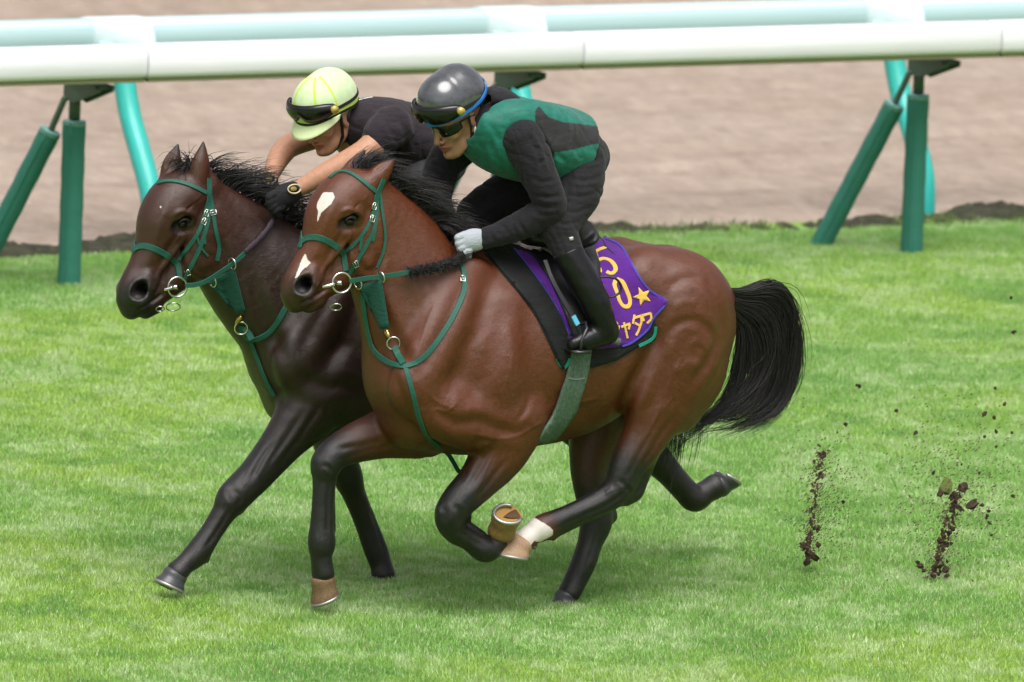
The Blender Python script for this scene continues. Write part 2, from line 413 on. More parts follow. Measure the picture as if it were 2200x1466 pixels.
# crumbly dark soil lip between turf and sand
n = 900; xs = np.linspace(-9, 25, n); rows = 8
hh = np.array([.062*(.74+.26*math.sin(x*1.7+2*math.sin(x*.63)))*(.7+.3*math.sin(x*5.1+1.3*math.sin(x*2.2))) for x in xs]).clip(.012, 1)+rng.uniform(-.012, .02, n)
V = []
for j in range(rows):
    w = j/(rows-1); prof = math.sin(math.pi*w)**.7
    V.append(np.stack([xs, EDGE-.34+.46*w+rng.normal(0, .015, n)+.06*np.sin(xs*2.3), prof*hh*1.45-.03+rng.normal(0, .009, n)], 1))
V = np.concatenate(V); idx = np.arange(rows*n).reshape(rows, n)
F = np.stack([idx[:-1, :-1], idx[:-1, 1:], idx[1:, 1:], idx[1:, :-1]], -1).reshape(-1, 4)
t = NT('dark_soil'); f = t.noise(14, 5)
t.set(Base_Color=t.ramp(f, [(.3, (.035, .033, .027)), (.58, (.075, .075, .05)), (.72, (.12, .17, .06))]), Roughness=1.0, Specular_IOR_Level=.1); t.bump(t.noise(70, 4), .8, .02)
o = mk('turf_edge', V, F, t.m, smooth=False); tag(o, kind='structure')

# ------------------------------------------------------------------ fences
m_white = simple('white_rail_paint', (.80, .785, .84), .45, .4, var=.05, vs=5)
m_pale = simple('pale_blue_rail_paint', (.52, .70, .76), .35, .5, var=.03, vs=3)
m_cap = simple('pale_joint_cap', (.60, .73, .77), .45, .4, var=.04, vs=4)
m_teal = simple('turquoise_post_paint', (.03, .42, .37), .35, .5, var=.08, vs=5)
m_pad = cloth('green_vinyl_padding', (.035, .17, .125), .5, .25, 9, .1, .1)
m_iron = simple('dark_green_iron', (.045, .085, .055), .5, .5, var=.2, vs=20)
m_padtop = simple('pale_padding_rim', (.16, .34, .31), .6, .4)
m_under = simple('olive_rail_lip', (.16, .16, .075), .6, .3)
FR = [2.658+2.46*k for k in range(-3, 6)]
rail = empty('running_rail', (5.118, FENCE_Y, 0), 'white running rail carried on green padded posts and slanting braces at the turf edge', 'rail')
def rail_profile(yc, zc, hy, hz, n=20):
    out = []
    for j in range(n):
        a = 2*math.pi*j/n; c, s_ = math.cos(a), math.sin(a)
        out.append((yc+hy*math.copysign(abs(c)**.5, c), zc+hz*math.copysign(abs(s_)**.5, s_)))
    return out
def rail_piece(name, x0, x1, prof, m, parent, gap=.004):
    n = len(prof); V = []; F = []
    cy = sum(p[0] for p in prof)/n; cz = sum(p[1] for p in prof)/n
    for x, k in ((x0+gap, .93), (x0+gap+.012, 1), (x1-gap-.012, 1), (x1-gap, .93)):
        V += [(x, cy+(a-cy)*k, cz+(b-cz)*k) for a, b in prof]
    for i in range(3): F += [(i*n+j, (i+1)*n+j, (i+1)*n+(j+1) % n, i*n+(j+1) % n) for j in range(n)]
    F += [tuple(range(n)), tuple(range(4*n-1, 3*n-1, -1))]
    o = mk(name, V, F, m, parent); e = o.modifiers.new('edges', 'EDGE_SPLIT'); e.split_angle = math.radians(40); return o
RYN = FENCE_Y-.30; RZ = P(1100, 109, RYN)[2]
jx = [P(300, 130, RYN)[0]+2.105*k for k in range(-4, 6)]
jx = [P(300, 130, RYN)[0]+(P(1235, 105, RYN)[0]-P(300, 130, RYN)[0])*k for k in range(-4, 7)]
for a, b in zip(jx[:-1], jx[1:]):
    r = rail_piece('rail_section', a, b, rail_profile(RYN, RZ, .105, .083), m_white, rail)
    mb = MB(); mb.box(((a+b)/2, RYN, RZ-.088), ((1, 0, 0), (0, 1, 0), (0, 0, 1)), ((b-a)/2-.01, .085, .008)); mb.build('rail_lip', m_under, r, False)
def padded(name, a, b, r, parent):
    a, b = Vector(a), Vector(b); d = (b-a).normalized(); mb = MB()
    k = 14; pts = [a+(b-a)*i/k for i in range(k+1)]
    mb.tube(pts, [r*(1+.03*math.sin(i*2.1)) for i in range(k+1)], 20)
    o = mb.build(name, m_pad, parent); e = o.modifiers.new('edges', 'EDGE_SPLIT'); e.split_angle = math.radians(50)
    mb = MB(); mb.tube([a-d*.004, a+d*.02], [r*.98, r*1.035], 20); mb.build('padding_rim', m_padtop, o)
    # seam where the vinyl sleeve is laced up
    mb = MB(); u = d.orthogonal().normalized(); mb.tube([p+u*r*1.0 for p in pts], .006, 6); mb.build('seam', m_pad, o)
for fx in FR:
    top = Vector((fx, FENCE_Y, 1.0))
    mb = MB(); mb.tube([(fx, FENCE_Y, -.05), (fx, FENCE_Y, 1.03)], .020, 10); mb.build('post', m_iron, rail)
    padded('post_padding', (fx, FENCE_Y, .83), (fx, FENCE_Y, -.03), .058, rail)
    bx, by, _ = G(1755, 530)-np.array([7.578, FENCE_Y, 0])
    foot = Vector((fx+bx, FENCE_Y+by, -.03)); head = Vector((fx, FENCE_Y, .97))
    q = Vector(P(1922, 225, FENCE_Y+by*.28))-Vector((7.578, FENCE_Y, 0)); q = Vector((fx, FENCE_Y, 0))+q
    mb = MB(); mb.tube([foot, q, q.lerp(head, .7)+Vector((-.02, 0, .03)), head], .017, 8); mb.build('brace', m_iron, rail)
    padded('brace_padding', q, foot, .055, rail)
    # triangular bracket that carries the overhanging rail
    mb = MB(); w = .014
    tri = [(FENCE_Y+.05, 1.045), (FENCE_Y+.05, .955), (FENCE_Y-.06, .93), (FENCE_Y-.34, 1.02), (FENCE_Y-.34, 1.045)]
    for sx in (-.035, .035):
        V = [(fx+sx-w/2, a, b) for a, b in tri]+[(fx+sx+w/2, a, b) for a, b in tri]; k = len(tri)
        mb.add(V, [tuple(range(k-1, -1, -1)), tuple(range(k, 2*k))]+[(j, (j+1) % k, k+(j+1) % k, k+j) for j in range(k)])
    mb.box((fx, FENCE_Y-.12, 1.038), ((1, 0, 0), (0, 1, 0), (0, 0, 1)), (.055, .2, .010))
    bevel(mb.build('bracket', m_iron, rail, False), .003)
    mb = MB(); mb.tube([(fx, FENCE_Y, .84), (fx, FENCE_Y, .98)], .030, 12); mb.build('collar', m_iron, rail)
far = empty('outer_rail', (5.6, FAR_Y, 0), 'pale blue rail on bent turquoise posts along the near side of the dirt track', 'rail')
FX = P(1985, 455, FAR_Y)[0]; fs = (FX-P(330, 450, FAR_Y)[0])/2; FX = [FX-fs*k for k in range(6, -4, -1)]
RYF = FAR_Y+.42; RZF = P(1100, 48, RYF)[2]
FRAMES = []
for a, b in zip(FX[:-1], FX[1:]):
    s0 = -.19
    rail_piece('rail_section', a+s0, b+s0, rail_profile(RYF, RZF, .09, .075), m_pale, far)
for fx in FX:
    pts = [(fx, FAR_Y, -.15), (fx, FAR_Y, .08), (fx, FAR_Y+.04, .24), (fx, FAR_Y+.16, .42), (fx, FAR_Y+.29, .60), (fx, FAR_Y+.38, .80), (fx, FAR_Y+.41, RZF-.05)]
    mb = MB(); mb.tube(catmull(pts, 5), .058, 18); mb.build('post', m_teal, far)
    # moulded joint cap: wraps the rail over the post head and slants down towards the track
    prof = rail_profile(RYF, RZF, .099, .083); n = len(prof); V = []; F = []
    st = [(fx-.21, .97, 0), (fx-.19, 1.0, 0), (fx-.10, 1.0, .35), (fx-.0, 1.0, .75), (fx+.09, 1.0, 1.0), (fx+.12, .97, 1.0)]
    for x, k, sl in st:        # the near face leans back into a sloping shoulder
        V += [(x, RYF+(a-RYF)*k-(.085*sl*max(0, min(1, .5-(b-RZF)/.166)) if a < RYF else 0), RZF+(b-RZF)*k) for a, b in prof]
    for i in range(len(st)-1): F += [(i*n+j, (i+1)*n+j, (i+1)*n+(j+1) % n, i*n+(j+1) % n) for j in range(n)]
    F += [tuple(range(n)), tuple(range(len(st)*n-1, (len(st)-1)*n-1, -1))]
    o = mk('joint_cap', V, F, m_cap, far); e = o.modifiers.new('edges', 'EDGE_SPLIT'); e.split_angle = math.radians(40)
    mb = MB(); mb.box((fx-.06, RYF-.108, RZF-.055), ((1, 0, 0), (0, 1, 0), (0, 0, 1)), (.12, .012, .02)); bevel(mb.build('clamp_strip', m_pale, o, False))

# ------------------------------------------------------------------ horses
def coat(name, brown, dark, vb):
    t = NT(name); a0 = t.attr('points').outputs['Fac']; am = t.n('Math', operation='MULTIPLY'); am.inputs[1].default_value = 1.22; t.l(a0, am.inputs[0]); a = am.outputs[0]; w = t.attr('white').outputs['Fac']
    f1 = t.noise(5, 4); f2 = t.noise(120, 3, .75, t.pos((.35, 1, 1), (0, .5, 0))); f3 = t.noise(330, 2)
    b = t.ramp(f1, [(.3, tuple(x*(1-vb) for x in brown)), (.7, tuple(x*(1+vb) for x in brown))])
    b = t.mix(.5, b, t.ramp(f2, [(.32, tuple(x*.45 for x in brown)), (.68, tuple(x*1.65 for x in brown))]))
    b = t.mix(.3, b, t.ramp(f3, [(.35, tuple(x*.4 for x in brown)), (.65, tuple(x*1.7 for x in brown))]))
    bk = t.ramp(f2, [(.3, tuple(x*.5 for x in dark)), (.7, tuple(x*1.7 for x in dark))])
    n = t.n('Math', operation='ADD'); n2 = t.n('Math', operation='MULTIPLY'); n2.inputs[1].default_value = .30
    n3 = t.n('Math', operation='SUBTRACT'); n3.inputs[1].default_value = .5
    t.l(f1, n3.inputs[0]); t.l(n3.outputs[0], n2.inputs[0]); t.l(a, n.inputs[0]); t.l(n2.outputs[0], n.inputs[1]); n.use_clamp = True
    c = t.mix(n.outputs[0], b, bk)
    wn = t.n('Math', operation='ADD'); wm = t.n('Math', operation='MULTIPLY_ADD'); wm.inputs[1].default_value = .5; wm.inputs[2].default_value = -.25
    t.l(t.noise(180, 3), wm.inputs[0]); t.l(w, wn.inputs[0]); t.l(wm.outputs[0], wn.inputs[1])
    wr = t.ramp(wn.outputs[0], [(.4, (0, 0, 0)), (.6, (1, 1, 1))])
    c = t.mix(wr, c, (.62, .57, .52))
    t.set(Base_Color=c, Roughness=t.ramp(f2, [(.3, (.30, .30, .30)), (.7, (.48, .48, .48))]), Specular_IOR_Level=.55)
    h = t.mix(.5, t.noise(300, 4, .75, t.pos((.28, 1, 1), (0, .5, 0))), t.noise(34, 5, .65)); t.bump(h, .55, .007)
    return t.m
m_coat = [coat('bright_bay_coat', (.090, .0215, .0052), (.0068, .0056, .0058), .16), coat('dark_bay_coat', (.056, .0150, .0055), (.0078, .0056, .0054), .2)]
def hairmat(name, c):
    t = NT(name); t.set(Base_Color=t.ramp(t.noise(60, 3), [(.3, tuple(x*.6 for x in c)), (.7, tuple(x*1.5 for x in c))]), Roughness=.42, Specular_IOR_Level=.5); return t.m
m_hair = hairmat('black_horsehair', (.012, .0105, .0105))
m_eye = simple('dark_eye', (.007, .005, .004), .12, .35)
m_lid = simple('dark_eyelid_skin', (.018, .012, .010), .5, .4)
m_hoofd = simple('dark_hoof_horn', (.045, .045, .05), .35, .5, var=.4, vs=40)
m_hooft = simple('tan_hoof_horn', (.36, .225, .135), .5, .4, var=.35, vs=35)
m_hoofg = simple('muddy_hoof_horn', (.15, .092, .045), .5, .4, var=.75, vs=32)
m_frog = simple('dark_frog', (.075, .042, .018), .7, .3, var=.5, vs=60)
m_hooff = simple('golden_hoof_horn', (.27, .155, .06), .5, .4, var=.6, vs=40)
m_shoe = simple('worn_steel_shoe', (.38, .37, .35), .42, .5, .8, vs=60)
m_sole = simple('hoof_sole', (.36, .20, .055), .7, .3, var=.5, vs=60)

def hoof(parent, cor, sole, toe, y0, rc, rs, m, h=None):
    """cor, sole: photo point + lateral of the coronet and of the sole centre; toe: photo direction of the toe"""
    c = Vector(P(cor[0], cor[1], y0+cor[2])); s_ = Vector(P(sole[0], sole[1], y0+sole[2])); ax = (s_-c).normalized()
    t = Vector(P(sole[0]+toe[0], sole[1]+toe[1], y0+sole[2]))-s_; t = t.normalized()
    nrm = h if h is not None else None
    lat = ax.cross(t).normalized(); t2 = (t).normalized(); n = 22; rc, rs = rc/PXM, rs/PXM
    mb = MB(); V = []; rows = 7
    for i in range(rows):
        w = i/(rows-1)
        for j in range(n):
            a = 2*math.pi*j/n; ca, sa = math.cos(a), math.sin(a)
            R = rc+(rs-rc)*w; f = 1.18 if ca > 0 else .92
            ctr = c.lerp(s_, w); bul = 1+.05*math.sin(w*9)
            tdir = ((t-ax*t.dot(ax)).normalized().lerp(t, w)).normalized()
            V.append(ctr+(tdir*ca*R*f+lat*sa*R)*bul)
    F = [(i*n+j, i*n+(j+1) % n, (i+1)*n+(j+1) % n, (i+1)*n+j) for i in range(rows-1) for j in range(n)]+[tuple(range(n-1, -1, -1))]
    mb.add(V, F); o = mb.build('hoof', m, parent)
    mb = MB(); e = ax.cross(lat) if False else None
    nn = lat.cross(t).normalized()
    if nn.dot(ax) < 0: nn = -nn
    ring = [Vector(v) for v in V[-n:]]
    inner = [s_+(v-s_)*.8-nn*.010 for v in ring]
    mb.add(ring+inner+[s_-nn*.014], [(j, (j+1) % n, n+(j+1) % n, n+j) for j in range(n)]+[(n+j, n+(j+1) % n, 2*n) for j in range(n)])
    mb.build('sole', m_sole, o)
    fr = [s_-t*rs*.85+lat*rs*.5, s_-t*rs*.85-lat*rs*.5, s_-t*rs*.1-lat*rs*.26, s_+t*rs*.42, s_-t*rs*.1+lat*rs*.26, s_-t*rs*.45]
    fr = [v-nn*.006 for v in fr[:5]]+[fr[5]+nn*.005]; mb = MB(); mb.add(fr, [(0, 1, 5), (1, 2, 5), (2, 3, 5), (3, 4, 5), (4, 0, 5)]); mb.build('frog', m_frog, o)
    pts = []; m0 = 20
    for j in range(m0+1):
        a = -2.35+4.7*j/m0; ca, sa = math.cos(a), math.sin(a); f = 1.18 if ca > 0 else .92
        pts.append(s_+(t*ca*rs*f+lat*sa*rs)*.94+nn*.003)
    q = MB(); q.tube(pts, .0085, 8, oval=(tuple(nn), .6) if False else None); q.build('horseshoe', m_shoe, o)
    return o

def horse(name, label, y0, D):
    root = empty(name, (D['base'][0], y0, 0), label, 'horse', 'horses galloping side by side on the turf')
    b = Sdf(.006); bp = D['bp']               # bp: how black the coat runs on the trunk
    sx, sy = D['shift']
    def T(rows): return px([(r[0]+sx, r[1]+sy, *r[2:]) for r in rows], y0)
    def both(rows, k, op=1, back=0.0):
        """the same muscle on both sides: rows are read on the near side (lateral < 0); back = how far the far side is carried back"""
        R = T(rows); b.chain(R, k, op, n=10); b.chain([(r[0]+back, 2*y0-r[1], *r[2:]) for r in R], k, op, n=10)
    # trunk
    b.chain(T([(912, 800, 0, 138, .84, bp), (1010, 762, 0, 206, .60, bp), (1110, 758, 0, 208, .68, bp), (1215, 744, 0, 197, .77, bp), (1318, 703, 0, 161, .88, bp), (1408, 682, 0, 142, .95, bp), (1468, 682, 0, 112, 1.05, bp)]), .03, n=18)
    b.chain(T([(960, 600, 0, 60, .6, bp), (1040, 570, 0, 48, .55, bp), (1120, 575, 0, 42, .6, bp)]), .06)          # withers
    b.chain(T([(1190, 580, 0, 36, 1.2, bp), (1300, 575, 0, 42, 1.5, bp), (1400, 578, 0, 44, 1.6, bp)]), .06)      # loins
    # forehand muscles
    both([(1015, 600, -.10, 46, .55, bp), (960, 710, -.185, 66, .55, bp), (900, 815, -.19, 62, .75, bp)], .045, 1, .09)        # shoulder blade
    both([(888, 842, -.165, 52, .8, bp), (960, 880, -.200, 70, .7, bp), (1065, 905, -.18, 78, .7, bp)], .06, 1, .11)           # upper arm
    both([(1085, 690, -.17, 70, .5, bp), (1075, 800, -.215, 88, .5, bp), (1090, 880, -.19, 66, .6, bp)], .05)          # triceps
    b.chain(T([(854, 800, .075, 60, .9, bp), (878, 880, .085, 56, .9, bp)]), .03); b.chain(T([(868, 820, -.07, 62, .9, bp), (895, 900, -.085, 58, .9, bp)]), .03)   # breast
    b.chain(T([(880, 905, 0, 60, 1.1, bp), (985, 925, 0, 50, 1.3, bp), (1100, 925, 0, 44, 1.4, bp)]), .05)
    # quarters
    both([(1376, 596, -.185, 36, .8, bp), (1405, 630, -.18, 60, .7, bp)], .09)                                          # point of hip
    both([(1390, 610, -.13, 84, .9, bp), (1470, 640, -.14, 84, .9, bp), (1505, 700, -.15, 76, .85, bp)], .05)          # gluteals
    b.chain(T([(1440, 572, 0, 44, 1.4, bp), (1510, 612, 0, 44, 1.2, bp), (1552, 640, 0, 26, 1.0, bp)]), .05)
    # neck
    N = D['neck']
    b.chain(px(N, y0), .05)
    # limbs: lists of (x, y, lateral, radius, lateral scale, black)
    for L in D['limbs']: b.chain(px([(*r[:3], r[3]+(2.5 if r[3] < 45 else 0), *r[4:]) for r in L['p']], y0), L.get('k', .03))
    for rows, k in D.get('extra', []): b.chain(px(rows, y0), k)
    # head, in the pixel frame of the front horse's head
    hs_, ang, ho = D['head']; ca, sa = math.cos(ang)*ho[2], math.sin(ang)*ho[2]
    def H(rows):
        out = []
        for r in rows:
            x, y = r[0]-750, r[1]-475
            out.append((ho[0]+x*ca-y*sa, ho[1]+x*sa+y*ca, r[2]*1.0, r[3]*ho[2], *r[4:]))
        return out
    def HP(poly): return [(ho[0]+(x-750)*ca-(y-475)*sa, ho[1]+(x-750)*sa+(y-475)*ca) for x, y in poly]
    hp = D['hp']
    def hc(rows, k, op=1): b.chain(px(H(rows), y0), k, op)
    hc([(790, 405, 0, 46, .95, hp), (742, 425, 0, 58, .98, hp), (708, 462, 0, 52, 1.02, hp), (690, 520, 0, 45, .85, hp), (666, 568, 0, 39, .78, hp), (645, 606, 0, 39, .80, hp+.34), (637, 628, 0, 36, .82, hp+.6)], .03)
    hc([(800, 470, 0, 70, .66, hp), (785, 530, 0, 62, .62, hp), (742, 575, 0, 40, .66, hp), (700, 610, 0, 31, .75, hp+.1), (664, 640, 0, 24, .9, hp+.3)], .035)   # jaw
    for sgn in (-1, 1):
        dx = (-1-sgn)*0
        def M(rows): return [(r[0]-(48*1.0*(r[2]/-.095) if False else 0), *r[1:]) for r in rows]
        # rows given for the near side; the far side is mirrored in space
        def hb(rows, k, op=1):
            R = px(H(rows), y0)
            if sgn > 0: R = [(q[0], 2*y0-q[1], *q[2:]) for q in R]
            b.chain(R, k, op)
        hb([(800, 500, -.058, 56, .45, hp), (792, 545, -.056, 48, .45, hp)], .03)                        # cheek
        hb([(748, 452, -.078, 26, .7, hp), (758, 462, -.080, 24, .7, hp)], .025)                         # brow over the eye
        hb([(745, 503, -.072, 14, .7, hp), (712, 548, -.062, 11, .7, hp), (690, 575, -.055, 8, .7, hp)], .022)   # facial crest
        hb([(738, 483, -.098, 11, .8, .95), (760, 472, -.104, 13, .8, .95)], .02, -2)                # eye socket
        hb([(672, 592, -.048, 25, .8, hp+.3), (652, 618, -.052, 28, .7, hp+.55)], .02)                    # nostril wing
        hb([(660, 602, -.075, 12, 1.0, hp+.8), (652, 614, -.082, 18, .9, 1.0), (642, 620, -.078, 11, .9, 1.0)], .012, -2); hb([(653, 613, -.07, 12, 1.0, 1.0), (662, 608, -.045, 11, 1.0, 1.0), (668, 604, -.03, 8, 1.0, 1.0)], .006, -2)
        hb([(705, 622, -.075, 2.5, 3, hp+.6), (672, 640, -.062, 2.5, 3, hp+.6), (650, 652, -.05, 2.5, 3, hp+.6)], .012, -2)   # mouth
    hc([(642, 640, 0, 28, 1.05, hp+.6), (633, 652, 0, 21, 1.15, hp+.7)], .02)                             # upper lip
    hc([(682, 647, 0, 18, 1.0, hp+.5), (664, 658, 0, 15, 1.15, hp+.65)], .018)                              # chin
    for E_ in D['ears']: b.chain(px(E_['p'], y0), .018); b.chain(px(E_['cut'], y0), .008, -1)
    # grooves that part the muscles
    for rows, k in D['grooves']: b.chain(px([(r[0]+sx, r[1]+sy, *r[2:]) for r in rows], y0), k, -1)
    V, Q, f = b.mesh(2)
    # muscle partings, tendons and veins worked into the surface along lines read from the photograph (kept to one side of the animal)
    N_ = normals(V, Q); q2 = proj(V); view = CAM-V; view /= np.linalg.norm(view, axis=1)[:, None]; cosv = np.einsum('ij,ij->i', N_, view); dsp = np.zeros(len(V))
    for line, wd, dep, farside in [(c_[0], c_[1], c_[2], c_[3]) for c_ in D['carve']]+[(HP(c_[0]), c_[1], c_[2], -1) for c_ in D['face']]:
        A = respx(line, 2.5); n_ = len(A); wt = np.clip(np.sin(np.linspace(.12, math.pi-.12, n_))*1.6, 0, 1); lo_, hi_ = A.min(0)-3*wd, A.max(0)+3*wd
        side = (V[:, 1] > y0+.03) if farside == 1 else (V[:, 1] < y0+.06)
        ix = np.where((q2[:, 0] > lo_[0]) & (q2[:, 0] < hi_[0]) & (q2[:, 1] > lo_[1]) & (q2[:, 1] < hi_[1]) & (cosv > .05) & side)[0]
        if not len(ix): continue
        dd = np.linalg.norm(q2[ix][:, None]-A[None], axis=2); j = dd.argmin(1); dm = dd[np.arange(len(ix)), j]
        dsp[ix] += -dep*.001*np.exp(-(dm/wd)**2)*wt[j]*np.clip(cosv[ix]*2.5, 0, 1)+(dep*.00035*np.exp(-((dm-2*wd)/wd)**2)*wt[j]*np.clip(cosv[ix]*2.5, 0, 1) if dep > 0 else 0)
    w0 = np.sin(V[:, 0]*41+3*np.sin(V[:, 2]*17))*np.sin(V[:, 2]*37+2*np.sin(V[:, 1]*23+V[:, 0]*11)); w1 = np.sin(V[:, 0]*83+V[:, 1]*61+2*np.sin(V[:, 2]*39))*np.sin(V[:, 2]*71-V[:, 0]*29)
    V = V+N_*(dsp+.0004*w0+.00035*w1)[:, None]
    o = mk('body', V, Q, D['mat'], root); N_ = normals(V, Q); q2 = proj(V); fc = facing(V, N_)
    white = np.zeros(len(V))
    for poly, yl, yh in D['white']:
        white = np.maximum(white, (inpoly(q2, HP(poly) if yl is None else poly) & fc & ((V[:, 1] < y0+(yh if yh is not None else 9)) if yl is None else ((V[:, 1] > y0+yl) & (V[:, 1] < y0+yh)))))
    ed = np.vstack([Q[:, [0, 1]], Q[:, [1, 2]], Q[:, [2, 3]], Q[:, [3, 0]]]); dg = np.bincount(ed[:, 0], minlength=len(V))+1e-9; white = white.astype(float)
    for _ in range(2): white = .4*white+.6*np.bincount(ed[:, 0], white[ed[:, 1]], len(V))/dg
    setattr_(o, 'points', np.clip(f, 0, 1)); setattr_(o, 'white', white)
    bv = bvh_of(V, Q)
    for sgn in ((-1, 1)):
        c = Vector(px(H([(751, 477, -.086, 10)]), y0)[0][:3])
        if sgn > 0: c.y = 2*y0-c.y
        mb = MB(); mb.ball(c, (.021, .014, .016), 20, 14); e = mb.build('eye', m_eye, root)
        mb = MB(); a = [c+Vector((math.cos(w)*.026, sgn*(.012+.004*math.sin(w)), .003+math.sin(w)*.019)) for w in np.linspace(.1, math.pi-.1, 12)]
        mb.tube(a, [.003+.004*math.sin(math.pi*i/11) for i in range(12)], 8); mb.build('eyelid', m_lid, e)
    return root, b, bv, H, HP, (V, Q)

